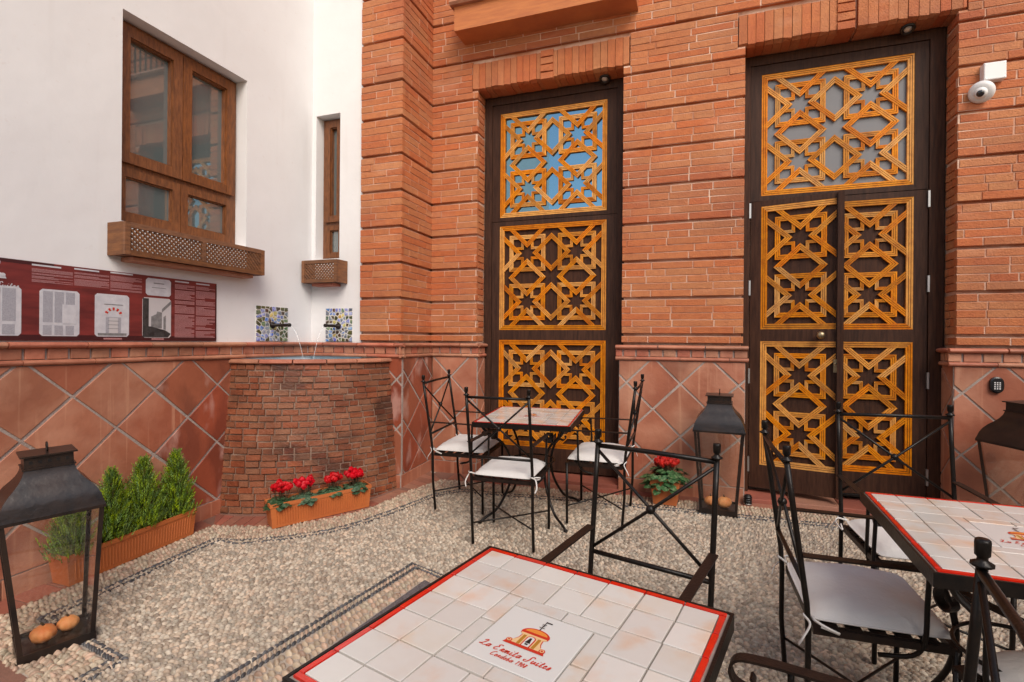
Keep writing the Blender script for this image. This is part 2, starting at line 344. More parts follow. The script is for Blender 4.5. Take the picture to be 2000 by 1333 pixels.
while gx < 2.6:
    gy = .0
    while gy < 4.0:
        x, y = gx+random.gauss(0, .003), gy+random.gauss(0, .003)
        if inside(RING, x, y):
            k0, k1 = int(x/.02), int(y/.02)
            if all(math.hypot(p[0]-x, p[1]-y) > .0195 for i in (-1, 0, 1) for j in (-1, 0, 1) for p in grid.get((k0+i, k1+j), ())):
                p = (x, y, random.uniform(0, 3.1), random.uniform(.013, .018), random.uniform(.009, .0115), .015); tan.append(p); grid.setdefault((k0, k1), []).append(p)
        gy += .012
    gx += .012
allp = [(p, 0) for p in field]+[(p, 1) for p in dark]+[(p, 2) for p in tan]
NT = [(585, 1318), (970, 1066), (1422, 1190), (1395, 1400), (560, 1400)]
def pscore(p):
    x, y, z = proj((p[0], p[1], fz(p[1])))
    return (p[3]*p[4]/z**3) if (0 < x < 2000 and 0 < y < 1330 and not inside(NT, x, y)) else 0
order = sorted(range(len(allp)), key=lambda i: -pscore(allp[i][0])); big = set(order[:290])
PM = [M['pebble'], M['dpebble'], M['lpebble']]
for k in range(3):
    me = pebble_mesh('pebble_paving', pebs([p for i, (p, q) in enumerate(allp) if q == k and i not in big]), PM[k])
    O(('pebble_field', 'slate_pebble_line', 'pebble_border')[k], me, ground, kind='stuff')
pvar = {}
for k in range(3):
    for j in range(4):
        V = PBV*(1+.10*rng.standard_normal(PBV.shape)); me = bpy.data.meshes.new('pebble'); me.from_pydata(V.tolist(), [], PBF); me.materials.append(PM[k])
        me.polygons.foreach_set('use_smooth', [True]*len(PBF)); pvar[k, j] = me
for i in sorted(big):
    p, k = allp[i]
    O('pebble', pvar[k, random.randrange(4)], ground, M=Matrix.Translation((p[0], p[1], fz(p[1]))) @ Matrix.Rotation(p[2], 4, 'Z') @ Matrix.Diagonal((p[3], p[4], p[5], 1)))
gp = offset_path(rp, -.215)[:-1]
MB().prism(gp[::-1] if area(gp) < 0 else gp, lambda u, v, d: (u, v, fz(v)+d), -.02, .012).build('drain_slab', M['granite'], ground)
MB().prism([(-3.06, .0)]+OUTER+[(2.6, 4.3), (-2.1, 4.3), (-2.1, 3.6), (-3.06, 3.6)], lambda u, v, d: (u, v, fz(v)+d), -.01, .0035).build('paver_bed', M['paver_bed'], ground)
# ---- clay pavers between pebbles and walls
def quad(name, pts, ma, parent, h0=-.01, h1=.0085, ch=.002):
    if area(pts) < 0: pts = pts[::-1]
    return MB().prism(pts, lambda u, v, d: (u, v, fz(v)+d), h0, h1, ch=ch).build(name, ma, parent)
def pave(PA, PB, step, cols=1):
    ra = resample(PA, step)
    rb = [min(resB.setdefault(id(PB), resample(PB, .004)), key=lambda q: (q[0]-x)**2+(q[1]-y)**2) for x, y, a in ra]
    for i in range(len(ra)-1):
        for c in range(cols):
            t0, t1 = c/cols+.01, (c+1)/cols-.01
            L = lambda p, q, t: (p[0]+(q[0]-p[0])*t, p[1]+(q[1]-p[1])*t)
            a0, a1 = L(ra[i], ra[i+1], .03), L(ra[i], ra[i+1], .97); b0, b1 = L(rb[i], rb[i+1], .03), L(rb[i], rb[i+1], .97)
            q = [L(a0, b0, t0), L(a1, b1, t0), L(a1, b1, t1), L(a0, b0, t1)]
            if abs(area(q)) > 3e-4: quad('paver', q, M['paver'], ground)
pave([(-3.045, 1.24), (-3.045, 2.68)], offset_path(OUTER, .0), .145)
arc = [(LX+.89*math.cos(a), PF-.89*math.sin(a)) for a in np.linspace(math.pi/2, .05, 20)]
pave(arc, OUTER, .075); pave([(-2.17, 3.57), (-2.17, 4.03)], OUTER, .09); pave([(-1.93, 4.035), (2.3, 4.035)], OUTER, .28)
pave([(-3.045, .0), (-3.045, 1.23)], [(-2.31, 0), (-2.30, 1.23)], .145, 3)
MB().prism([(-1.74, 4.05), (-.545, 4.05), (-.545, 4.3), (-1.74, 4.3)], lambda u, v, d: (u, v, fz(v)+d), -.02, .03, ch=.004).build('door_sill', M['paver'], ground)
for k in range(4):
    a, b = .325+k*.3072, .325+(k+1)*.3072-.006
    MB().prism([(a, 4.05), (b, 4.05), (b, 4.3), (a, 4.3)], lambda u, v, d: (u, v, fz(v)+d), -.02, .03, ch=.004).build('door_sill', M['paver'], ground)
# ================================================================== WALLS
# ---- white plastered walls
def holed(plane, u0, u1, z0, z1, hole, back, front):
    """wall slab with one rectangular opening; plane 'x' or 'y' says which axis is the thickness"""
    mb = MB(); a, b, c, d = hole
    for (p, q, r, s) in ((u0, a, z0, z1), (b, u1, z0, z1), (a, b, z0, c), (a, b, d, z1)):
        if plane == 'x': mb.box((back, p, r), (front, q, s))
        else: mb.box((p, front, r), (q, back, s))
    return mb
HT = 6.2
wl = thing('plastered_wall', 'long white plastered wall with the large oak window above the tiled dado', 'wall', (LX-.15, 1, 0))
def loc(o, par): o.matrix_parent_inverse = par.matrix_world.inverted(); return o
def holed_mesh(plane, u0, u1, z0, z1, hole, back, front):
    """continuous front face with a hole plus reveal faces, so no seams show"""
    a, b, c, d = hole
    def P(u, z, dep): return (dep, u, z) if plane == 'x' else (u, dep, z)
    us = [u0, a, b, u1]; zs = [z0, c, d, z1]; v = [P(u, z, front) for z in zs for u in us]+[P(u, z, back) for z in zs for u in us]
    f = []
    for i in range(3):
        for j in range(3):
            if i == 1 and j == 1: continue
            q = i*4+j; f += [(q, q+1, q+5, q+4), (q+16, q+20, q+21, q+17)]
    ring = [5, 6, 10, 9]; f += [(ring[k], ring[k-1], ring[k-1]+16, ring[k]+16) for k in range(4)]
    ot = [0, 3, 15, 12]; f += [(ot[k], ot[k-1], ot[k-1]+16, ot[k]+16) for k in range(4)]
    return MB().add(v, f)
loc(holed_mesh('x', -2.5, WB, -.2, HT, (2.03, 2.893, 1.96, 3.153), LX-.30, LX).build('wall', M['plaster'], wl), wl)
we = thing('plastered_wall', 'narrow white end wall with the slim window next to the brick pilaster', 'wall', (-2.8, WB+.1, 0))
loc(holed_mesh('y', LX-.3, -2.555, -.2, HT, (-3.015, -2.775, 1.97, 3.17), WB+.28, WB).build('wall', M['plaster'], we), we)
def window(parent, plane, u0, u1, z0, z1, dep, trans, mull, sgn):
    """dep = plane of the frame front; sgn = direction from front to back"""
    def P(u, z, d): return (dep+sgn*d, u, z) if plane == 'x' else (u, dep+sgn*d, z)
    def bar(mb, a, b, c, d, t0, t1):
        p, q = P(a, c, t0), P(b, d, t1); mb.box(tuple(map(min, p, q)), tuple(map(max, p, q)))
    fr = MB(); t = .052
    bar(fr, u0, u0+t, z0, z1, 0, .06); bar(fr, u1-t, u1, z0, z1, 0, .06); bar(fr, u0+t, u1-t, z1-t, z1, .001, .06); bar(fr, u0+t, u1-t, z0, z0+t, .001, .06)
    bar(fr, u0+t, u1-t, trans-.03, trans+.03, .0015, .06)
    win = loc(fr.build('window', M['wwood'], parent), parent)
    us = [u0+t]+([mull-.0015] if mull else [])+[u1-t]
    def sash(a, b, c, d, proud, s=.062):
        mb = MB()
        bar(mb, a, a+s, c, d, -proud, .045); bar(mb, b-s, b, c, d, -proud, .045); bar(mb, a+s, b-s, d-s, d, -proud+.001, .045); bar(mb, a+s, b-s, c, c+s, -proud+.001, .045)
        sh = MB()
        for x0, x1, y0, y1 in ((a+s, a+s+.008, c+s, d-s), (b-s-.008, b-s, c+s, d-s), (a+s+.008, b-s-.008, d-s-.008, d-s), (a+s+.008, b-s-.008, c+s, c+s+.008)): bar(sh, x0, x1, y0, y1, -proud+.014, .044)
        o = mb.build('sash', M['wwood'], win); o2 = sh.build('glazing_bead', M['wwood'], win)
        g = MB(); bar(g, a+s-.004, b-s+.004, c+s-.004, d-s+.004, .022, .03); o3 = g.build('pane', M['wglass'], win)
    if mull:
        sash(us[0]-.02, mull-.002, trans+.012, z1-.025, .022); sash(mull+.002, us[-1]+.02, trans+.012, z1-.025, .022)
        sash(us[0]-.02, mull-.002, z0+.02, trans-.014, .006, .05); sash(mull+.002, us[-1]+.02, z0+.02, trans-.014, .006, .05)
    else:
        sash(us[0]-.02, us[-1]+.02, trans+.012, z1-.025, .022, .05); sash(us[0]-.02, us[-1]+.02, z0+.02, trans-.014, .006, .04)
    return win
window(wl, 'x', 2.034, 2.889, 1.964, 3.149, LX-.10, 2.31, 2.46, -1)
window(we, 'y', -3.011, -2.779, 1.974, 3.166, WB+.09, 2.28, None, 1)

# ---- generic brick face: fn(u, z, d) -> xyz, d = distance proud of the plane
UB = []
for k in range(6):
    j = lambda: random.uniform(-.012, .012)
    V = [(x, y, 0) for x, y in ((0, 0), (1, 0), (1, 1), (0, 1))]+[(x+j()*.3, y+j(), .8) for x, y in ((0, 0), (1, 0), (1, 1), (0, 1))]+[(x+j()*.3, y+j()*2, 1+j()*2) for x, y in ((.012, .06), (.988, .06), (.988, .94), (.012, .94))]
    UB.append((V, [(0, 1, 5, 4), (1, 2, 6, 5), (2, 3, 7, 6), (3, 0, 4, 7), (4, 5, 9, 8), (5, 6, 10, 9), (6, 7, 11, 10), (7, 4, 8, 11), (8, 9, 10, 11)]))
def brick_set(parent, ma, items, name='brick', limit=300):
    """items: (frame matrix with unit-cube axes u,z,d). The largest in the picture are single objects, the rest one joined part"""
    ms = []
    for V, F in UB:
        me = bpy.data.meshes.new(name); me.from_pydata(V, [], F); me.materials.append(ma); ms.append(me)
    def sc(Mx):
        c = Mx @ Vector((.5, .5, 1)); x, y, z = proj(c); a = Mx.col[0].length*Mx.col[1].length
        return a/z**2 if (-60 < x < 2060 and -60 < y < 1390) else a*1e-4
    items = sorted(items, key=sc, reverse=True); inv = parent.matrix_world.inverted()
    for Mx in items[:limit]: O(name, random.choice(ms), parent, M=inv @ Mx)
    rest = items[limit:]
    if rest:
        mb = MB(); tv = []
        for Mx in rest:
            V, F = random.choice(UB); mb.add([inv @ Mx @ Vector(p) for p in V], F); tv += [random.random()]*len(F)
        me = mb.mesh(name+'work', ma); me.attributes.new('tint', 'FLOAT', 'FACE').data.foreach_set('value', tv)
        O(name+'work', me, parent, kind='stuff')
def frame(fn, u0, u1, z0, z1, d0, d1):
    o = Vector(fn(u0, z0, d0)); a = Vector(fn(u1, z0, d0))-o; b = Vector(fn(u0, z1, d0))-o; c = Vector(fn(u0, z0, d1))-o
    return Matrix(((a.x, b.x, c.x, o.x), (a.y, b.y, c.y, o.y), (a.z, b.z, c.z, o.z), (0, 0, 0, 1)))
GROOVES = [1.275, 1.345, 1.62, 1.90, 2.185, 2.47, 2.755, 3.047, 3.332, 3.662, 4.02, 4.36, 4.70, 5.04]
def courses(fn, u0, u1, items, skip=(), zmax=5.04, L=.292, seed=0, ztop=None):
    rnd = random.Random(seed); ci = 0
    for g0, g1 in zip(GROOVES[:-1], GROOVES[1:]):
        if g0 >= zmax: break
        nb = max(1, round((g1-g0)/.0575)); hgt = (g1-g0-.020)/nb
        for k in range(nb):
            z0 = g0+.020+k*hgt; z1 = z0+hgt-.003; ci += 1
            if ztop and z1 > ztop: continue
            u = u0-(L*.5 if ci % 2 else .0)-rnd.uniform(0, .05)
            while u < u1:
                l = L*rnd.choice((1, 1, 1, .5, .97)); a, b = max(u, u0), min(u+l-.006, u1); u += l
                if b-a < .012: continue
                for p, q in split(a, b, z0, z1, skip): items.append(frame(fn, p, q, z0, z1, -.038, rnd.uniform(-.0015, .0018)))
def split(a, b, z0, z1, skip):
    zs = (z0+z1)/2; segs = [(a, b)]
    for (h0, h1, k0, k1) in skip:
        if k0 < zs < k1:
            out = []
            for p, q in segs:
                if q <= h0 or p >= h1: out.append((p, q)); continue
                if p < h0-.012: out.append((p, h0-.003))
                if q > h1+.012: out.append((h1+.003, q))
            segs = out
    return [s for s in segs if s[1]-s[0] > .012]
# ---- the brick facade with two door openings
D1 = (-1.748, -.540); D2 = (.322, 1.553); ZD = 3.412; XE = 3.3
fac = thing('brick_facade', 'rusticated orange brick facade with two tall door openings', 'wall', (0, A, 0))
fA = lambda u, z, d: (u, A-d, z)
back = MB(); bk = A+.034
for x0, x1, z0, z1 in ((-2.19, D1[0]-.014, .0, 5.04), (D1[1]+.014, D2[0]-.014, 0, 5.04), (D2[1]+.014, XE, 0, 5.04), (D1[0]-.014, D1[1]+.014, ZD+.014, 5.04), (D2[0]-.014, D2[1]+.014, ZD+.014, 5.04)):
    back.box((x0, bk, z0), (x1, A+.40, z1))
loc(back.build('mortar_core', M['mortar'], fac), fac)
loc(MB().box((-3.4, A+.42, -.3), (XE, A+.60, 6.2)).build('light_stop_backing', M['mortar'], fac), fac)  # unseen backing slab, added to stop sky light leaking round the doors
skip = [(D1[0]-.05, D1[1]+.05, ZD, 3.652), (D2[0]-.05, D2[1]+.05, ZD, 3.652), (D1[0], D1[1], 0, ZD), (D2[0], D2[1], 0, ZD)]
it = []; courses(fA, -2.19, XE, it, skip, seed=3)
def beds(fn, u0, u1, skip, zmax, par, ztop=None):
    mb = MB(); inv = par.matrix_world.inverted()
    for g0, g1 in zip(GROOVES[:-1], GROOVES[1:]):
        if g0 >= zmax: break
        cuts = sorted({g0+.0205, min(g1, ztop or 99)-.001}|{k for q in skip for k in q[2:] if g0+.03 < k < g1-.01})
        for c0, c1 in zip(cuts[:-1], cuts[1:]):
            for p, q in split(u0, u1, c0, c1, skip): mb.prism([(p+.001, c0), (q-.001, c0), (q-.001, c1), (p+.001, c1)], lambda u, z, d: inv @ Vector(fn(u, z, d)), -.036, -.0045)
    mb.build('mortar_bed', M['mortar'], par)
beds(fA, -2.19, XE, skip, 5.0, fac)
# reveals
for xr, sg, y1, sd_ in ((D1[0], 1, .17, 21), (D2[0], 1, .17, 22), (D1[1], -1, .17, 23), (D2[1], -1, .17, 24)):
    courses((lambda xr, sg: lambda u, z, d: (xr+sg*(d-.003), A+u, z) if sg > 0 else (xr-(d-.003), A+.172-u, z))(xr, sg), .008, .165, it, (), ZD, .17, sd_, ZD)
brick_set(fac, M['brick'], it, 'brick', 300)
# soldier course lintels with a projecting key
it = []
for (x0, x1), sd_ in ((D1, 5), (D2, 6)):
    rnd = random.Random(sd_); u = x0-.047; mid = (x0+x1)/2; k = 0
    while u < x1+.047-.02:
        wd = rnd.uniform(.052, .060); e = min(u+wd, x1+.047)
        if abs((u+e)/2-mid) > .05: it.append(frame(fA, u, e-.0022, ZD+rnd.uniform(-.003, .002), 3.648, -.165, rnd.uniform(.001, .004)))
        u = e
    for q in range(4): it.append(frame(fA, mid-.052, mid+.052, ZD-.004+q*.06, ZD-.004+q*.06+.055, -.165, .016))
brick_set(fac, M['brick'], it, 'lintel_brick', 300)
# ---- pilaster
pil = thing('brick_pilaster', 'projecting brick pilaster between the white end wall and the recessed door bay', 'pillar', (-2.37, PF+.2, 0))
loc(MB().box((-2.553, PF+.034, 0), (-2.209, A+.12, 5.04)).build('mortar_core', M['mortar'], pil), pil)
it = []; courses(lambda u, z, d: (u, PF-d, z), -2.556, -2.174, it, seed=8); courses(lambda u, z, d: (-2.175+d, PF+.004+u, z), 0, A-PF-.004, it, seed=9)
brick_set(pil, M['brick'], it, 'brick', 300); beds(lambda u, z, d: (u, PF-d, z), -2.555, -2.180, (), 5.0, pil); beds(lambda u, z, d: (-2.175+d, PF+.004+u, z), .006, A-PF-.004, (), 5.0, pil)
# ---- tiled dado pieces
def dado(par, fn, u0, u1, un, du, zfl, seed, ma=None, ends=(0, 0), stained=None):
    """fn(u,z,d); un = a node position along u, du = width of one diamond, zfl(u) = floor height"""
    rnd = random.Random(seed); dz = .388; zn = .604; inv = par.matrix_world.inverted()
    f2 = lambda u, z, d: inv @ Vector(fn(u, z, d))
    MB().prism([(u0, zfl(u0)-.03), (u1, zfl(u1)-.03), (u1, 1.27), (u0, 1.27)], f2, -.02, .002).build('grout_bed', M['grout'], par)
    g = .011
    for i in range(-30, 31):
        for j in range(-2, 4):
            cu = un+i*du/2; 
            if (i+j) % 2: continue
            cz = zn+j*dz/2+dz/2*0
            hw, hz = du/2-g*1.0, dz/2-g*.9
            jt = lambda: rnd.uniform(-.0025, .0025)
            p = [(cu+hw+jt(), cz+jt()), (cu+jt(), cz+hz+jt()), (cu-hw+jt(), cz+jt()), (cu+jt(), cz-hz+jt())]
            for a, b, c in ((1, 0, u1-.003), (-1, 0, -(u0+.003)), (0, 1, 1.157)): p = clip(p, a, b, c) if len(p) > 2 else []
            if len(p) < 3: continue
            k = (zfl(u1)-zfl(u0))/(u1-u0); p = clip(p, k, -1, k*u0-(zfl(u0)+.108))
            if len(p) < 3 or area(p) < 4e-4: continue
            mm = ma or M['tile']
            if stained and stained(cu): mm = M['stile']
            MB().prism(p, f2, .002, .0065+rnd.uniform(0, .002), ch=.002).build('tile', mm, par)
    def seg(name, z0, z1, d0, d1, l, ma, round_=0, gap=.004):
        u = u0-ends[0]-rnd.uniform(0, l*.6)
        while u < u1+ends[1]:
            a, b = max(u, u0-ends[0]), min(u+l*rnd.uniform(.96, 1.04), u1+ends[1]); u = b if b > u else u+l
            if b-a < .006: continue
            b2 = b-gap
            if round_:
                zc, r = (z0+z1)/2, (z1-z0)/2; pr = []
                for q in range(7): t = -math.pi/2+math.pi*q/6; pr.append((zc+r*math.sin(t), d0+(d1-d0)*(.35+.65*math.cos(t))))
                dj = rnd.uniform(-.0015, .0015); zj = rnd.uniform(-.0012, .0012)
                V = [f2(a, z+zj, d+dj) for z, d in pr]+[f2(b2, z-zj, d+dj) for z, d in pr]+[f2(a, z0, d0), f2(a, z1, d0), f2(b2, z0, d0), f2(b2, z1, d0)]
                F_ = [(q, q+1, 8+q, 7+q) for q in range(6)]+[(6, 15, 17, 13), (14, 0, 7, 16), tuple([14, 15]+[6-q for q in range(7)]), tuple([17, 16]+[7+q for q in range(7)])]
                MB().add(V, F_).build(name, ma, par)
            else:
                MB().prism([(a, z0), (b2, z0), (b2, z1), (a, z1)], f2, d0, d1+rnd.uniform(-.001, .001), ch=.002).build(name, ma, par)
    seg('bead_moulding', 1.160, 1.188, .0, .024, .33, M['mould'], 1)
    seg('frieze_brick', 1.191, 1.243, .0, .012, .098, M['mould'], 0, .013)
    seg('rope_moulding', 1.244, 1.276, .0, .040, .34, M['mould'], 1, .008)
    k = (zfl(u1)-zfl(u0))/(u1-u0); u = u0+.002
    while u < u1-.01:
        b = min(u+.30, u1-.002); MB().prism([(u, zfl(u)-.01), (b-.006, zfl(b)-.01), (b-.006, zfl(b)+.10), (u, zfl(u)+.10)], f2, .002, .012, ch=.002).build('skirting_tile', M['tile'], par); u = b
dl = thing('tiled_dado', 'terracotta diamond tile dado along the long white wall', 'dado', (LX, 1.3, 0))
dado(dl, lambda u, z, d: (LX+d, u, z), -1.2, 2.765, 2.007, .434, lambda u: fz(u), 31, ends=(0, PF-2.765-.02), stained=lambda u: u > 2.30)
d2 = thing('tiled_dado', 'stained terracotta tile dado wrapping the foot of the pilaster beside the fountain', 'dado', (-2.2, PF, 0))
dado(d2, lambda u, z, d: (u, PF-.004-d, z), -2.30, -2.158, -2.40, .393, lambda u: fz(PF), 32, M['stile'], (.75, .036))
dado(d2, lambda u, z, d: (-2.168+d, u, z), PF-.004, A-.005, 3.84, .393, lambda u: fz(u), 33, M['stile'], (.03, 0))
d3 = thing('tiled_dado', 'narrow terracotta tile dado left of the fixed lattice panel', 'dado', (-1.95, A, 0))
dado(d3, lambda u, z, d: (u, A-.004-d, z), -2.155, D1[0]+.012, -1.78, .393, lambda u: fz(A), 34, None, (0, .025))
dado(d3, lambda u, z, d: (D1[0]+.004+d, u, z), A-.002, A+.17, A+.19, .393, lambda u: fz(A), 35)
d4 = thing('tiled_dado', 'terracotta tile dado on the brick pier between the two doors', 'dado', (-.1, A, 0))
dado(d4, lambda u, z, d: (u, A-.004-d, z), D1[1]-.012, D2[0]+.012, -.299, .393, lambda u: fz(A), 36, None, (.025, .025))
d5 = thing('tiled_dado', 'terracotta tile dado with the black keypad, right of the double door', 'dado', (2.2, A, 0))
dado(d5, lambda u, z, d: (u, A-.004-d, z), D2[1]-.012, XE, 1.584+.1965, .393, lambda u: fz(A), 37, None, (.03, 0))
dado(d5, lambda u, z, d: (D2[1]-.004-d, A+.17-u, z), 0, .17, -.03, .393, lambda u: fz(A), 38)
# ---- balcony
bal = thing('balcony', 'warm brick balcony slab jutting from the facade above the fixed lattice panel', 'balcony', (-1.15, A, 3.82))
loc(MB().box((-1.872, 3.832, 3.815), (-.43, A+.02, 4.01)).build('slab', M['balc'], bal), bal)
loc(MB().prism([(3.80, 4.01), (A+.02, 4.01), (A+.02, 4.045), (3.79, 4.045), (3.785, 4.028)], lambda u, v, d: (d, u, v), -1.90, -.40, ch=0).build('moulding', M['mould'], bal), bal)
for k in range(17):
    x = -1.80+k*.08; loc(MB().tube([(x, 3.90, 4.045), (x, 3.90, 4.95)], .008, 6).build('baluster', M['iron'], bal), bal)
loc(MB().box((-1.84, 3.885, 4.95), (-.46, 3.915, 4.975)).build('handrail', M['iron'], bal), bal)
# ---- the other sides of the courtyard (seen only in the window glass)
for (a, b), lab in ((((3.3, -4.2, -.4), (3.6, 4.4, 2.5)), 'cream rendered side wall facing the large oak window'), (((-3.4, -4.5, -.4), (3.6, -4.2, 2.9)), 'cream rendered rear wall facing the brick facade')):
    t = thing('courtyard_wall', lab, 'wall', ((a[0]+b[0])/2, (a[1]+b[1])/2, 0)); loc(MB().box(a, b).build('wall', M['cream_wall'], t), t)
    for z in (1.3, 2.2):
        a2 = (a[0]-.09 if b[1]-a[1] > 4 else a[0], a[1] if b[1]-a[1] > 4 else a[1], z); b2 = (b[0] if b[1]-a[1] > 4 else b[0], b[1] if b[1]-a[1] > 4 else b[1]+.09, z+.13)
        loc(MB().box(a2, b2).build('cornice', M['ph_lt'], t), t)

# ================================================================== FOUNTAIN
fo = thing('corner_fountain', 'curved brick fountain basin filling the corner below the mosaic spouts', 'fountain', (LX+.3, PF-.3, fz(3)))
def frad(th, z):
    t = min(1, max(0, (z-.12)/1.03)); return .865-.045*math.sin(2*th)*(1-t)-.085*t**1.15
def fF(u, z, d):                       # u = angle
    r = frad(u, z)+d; return (LX+r*math.cos(math.pi/2-u), PF-r*math.sin(math.pi/2-u), z)
mb = MB(); NU, NZ = 24, 8; zb0 = .03
V = [fF(math.pi/2*i/NU, zb0+(1.13-zb0)*k/NZ, -.006) for k in range(NZ+1) for i in range(NU+1)]
F_ = [(k*(NU+1)+i, k*(NU+1)+i+1, (k+1)*(NU+1)+i+1, (k+1)*(NU+1)+i) for k in range(NZ) for i in range(NU)]
loc(mb.add(V, F_).build('mortar_core', M['fmortar'], fo), fo)
it = []; nc = 23; ch = (1.13-.115)/nc
for c in range(-1, nc):
    z0 = .115+c*ch; z1 = z0+ch-.008
    if z1 < .125: continue
    u = -(.06 if c % 2 else 0)*1.0; rnd = random.Random(c+50); off = rnd.uniform(0, .08)
    u = -off
    while u < math.pi/2-.01:
        l = rnd.choice((.125, .125, .13, .115, .08))*.86/frad(u, z0); a, b = max(u, .004), min(u+l-.010, math.pi/2-.004); u += l
        if b-a < .02: continue
        # brick as a straight block between two points of the curve
        z1j = z1+rnd.uniform(-.003, .003); p0, p1 = Vector(fF(a, z0, -.018)), Vector(fF(b, z0, -.018)); q0 = Vector(fF(a, z1j, -.018))
        mid = (a+b)/2; nrm = Vector((math.cos(math.pi/2-mid), -math.sin(math.pi/2-mid), .08)).normalized()
        sag = (frad(mid, z0))*(1-math.cos((b-a)/2)); c_ = nrm*(.0185+sag+rnd.uniform(-.002, .005)); A_ = p1-p0; B_ = q0-p0
        it.append(Matrix(((A_.x, B_.x, c_.x, p0.x), (A_.y, B_.y, c_.y, p0.y), (A_.z, B_.z, c_.z, p0.z), (0, 0, 0, 1))))
brick_set(fo, M['fbrick'], it, 'brick', 300)
u = 0
while u < math.pi/2-.02:
    l = random.uniform(.27, .33); b = min(u+l, math.pi/2); n6 = 5; V = []
    for i in range(n6+1):
        t = u+.006+(b-u-.012)*i/n6
        V += [fF(t, 1.128, -.10), fF(t, 1.128, .018), fF(t, 1.136, .026), fF(t, 1.150, .024), fF(t, 1.157, .014), fF(t, 1.157, -.10)]
    F_ = [(i*6+j, i*6+(j+1) % 6, (i+1)*6+(j+1) % 6, (i+1)*6+j) for i in range(n6) for j in range(6)]+[(5, 4, 3, 2, 1, 0), tuple(n6*6+j for j in range(6))]
    loc(MB().add(V, F_).build('rim_tile', M['mould'], fo), fo); u = b
wv = [(LX+.004, PF-.004, 1.10)]+[fF(math.pi/2*i/16, 1.10, -.10) for i in range(17)]
loc(MB().add(wv, [tuple(range(len(wv)))]).build('water_surface', M['dglass'], fo), fo)
# ---- broken-tile mosaics with spouts
def mosaic(fn, u0, u1, z0, z1, lab, seed):
    rnd = random.Random(seed); t = thing('broken_tile_mosaic', lab, 'mosaic', fn((u0+u1)/2, z0, 0)); inv = t.matrix_world.inverted()
    f2 = lambda u, v, d: inv @ Vector(fn(u, v, d))
    MB().prism([(u0, z0), (u1, z0), (u1, z1-.01), (u1-.03, z1), (u0+.03, z1), (u0, z1-.012)], f2, .0, .008).build('grout_bed', M['shgrout'], t)
    nx, nz = 8, 9; pts = [((i+.5+rnd.uniform(-.4, .4))/nx, (k+.5+rnd.uniform(-.4, .4))/nz) for i in range(nx) for k in range(nz)]
    pts = [(u0+(u1-u0)*a, z0+(z1-z0)*b) for a, b in pts]; pts.append(((u0+u1)/2, (z0*.38+z1*.62)))
    for i, p in enumerate(pts):
        cell = [(u0, z0), (u1, z0), (u1, z1), (u0, z1)]
        for j, q in enumerate(pts):
            if i == j or math.dist(p, q) > .12: continue
            a, b = q[0]-p[0], q[1]-p[1]; l = math.hypot(a, b); cell = clip(cell, a/l, b/l, (a*(p[0]+q[0])/2+b*(p[1]+q[1])/2)/l-.0048)
            if len(cell) < 3: break
        if len(cell) >= 3 and area(cell) > 5e-5:
            MB().prism(cell, f2, .004, .012+rnd.uniform(0, .003), ch=.0012).build('shard', SH[0] if i == len(pts)-1 else rnd.choices(SH, (5, 3, 2.4, 1.6, 1.8, 3))[0], t)
mosaic(lambda u, z, d: (LX+d, u, z), 2.985, 3.29, 1.285, 1.545, 'blue and olive broken tile mosaic behind the spout on the long wall', 3)
mosaic(lambda u, z, d: (u, WB-d, z), -2.895, -2.64, 1.285, 1.555, 'blue and yellow broken tile mosaic behind the spout next to the pilaster', 4)
def spout(p, d, lab, lab2):
    p, d = Vector(p), Vector(d); t = thing('water_spout', lab, 'spout', p); e = d*.17
    MB().tube([d*0, d*.012, d*.014, e-d*.02, e], [.024, .024, .0125, .0115, .0115], 12).build('pipe', M['rust'], t, True); MB().tube([e*.92, e*1.002], .0145, 12).build('pipe_lip', M['rust'], t, True)
    q = p+e; pts = [q+d*.14*s-Vector((0, 0, .012+(q.z-1.10-.012)*s*s)) for s in np.linspace(0, 1, 12)]
    MB().tube(pts, [.0032-.0012*s for s in np.linspace(0, 1, 12)], 8).build('water_jet', M['water'], smooth=True, label=lab2, cat='water')
spout((LX+.012, 3.13, 1.405), (1, 0, .0), 'short iron water spout on the mosaic of the long wall', 'thin water jet falling from the spout of the long wall')
spout((-2.765, WB-.012, 1.41), (0, -1, .0), 'short iron water spout on the mosaic next to the pilaster', 'thin water jet falling from the spout next to the pilaster')
# ================================================================== LATTICE DOORS
GB = [(-.5, 0), (-.5, 1), (-.205, 1), (-.165, .55), (-.125, 1), (.125, 1), (.165, .55), (.205, 1), (.5, 1), (.5, 0)]
def gbar(p0, p1, wd, h, c0, c1):
    """three-reeded strip from p0 to p1 with both ends cut along directions c0, c1 -> (verts in u,v,d; faces; material index)"""
    dx, dy = p1[0]-p0[0], p1[1]-p0[1]; l = math.hypot(dx, dy); dx, dy = dx/l, dy/l; nx, ny = -dy, dx
    def end(p, c, o):
        # point on the line p + o*n + t*d lying on the cut through p with direction c
        det = dx*c[1]-dy*c[0]; ex, ey = -o*nx, -o*ny; t = (ex*c[1]-ey*c[0])/det; return (p[0]+o*nx+t*dx, p[1]+o*ny+t*dy)
    k = len(GB); V = []
    for p, c in ((p0, c0), (p1, c1)):
        for o, hh in GB: q = end(p, c, o*wd); V.append((q[0], q[1], h*hh))
    F = [(i, k+i, k+i+1, i+1) for i in range(k-1)]+[tuple(range(k)), tuple(range(2*k-1, k-1, -1))]
    mi = [1 if i in (2, 3, 5, 6) else 0 for i in range(k-1)]+[0, 0]; return V, F, mi
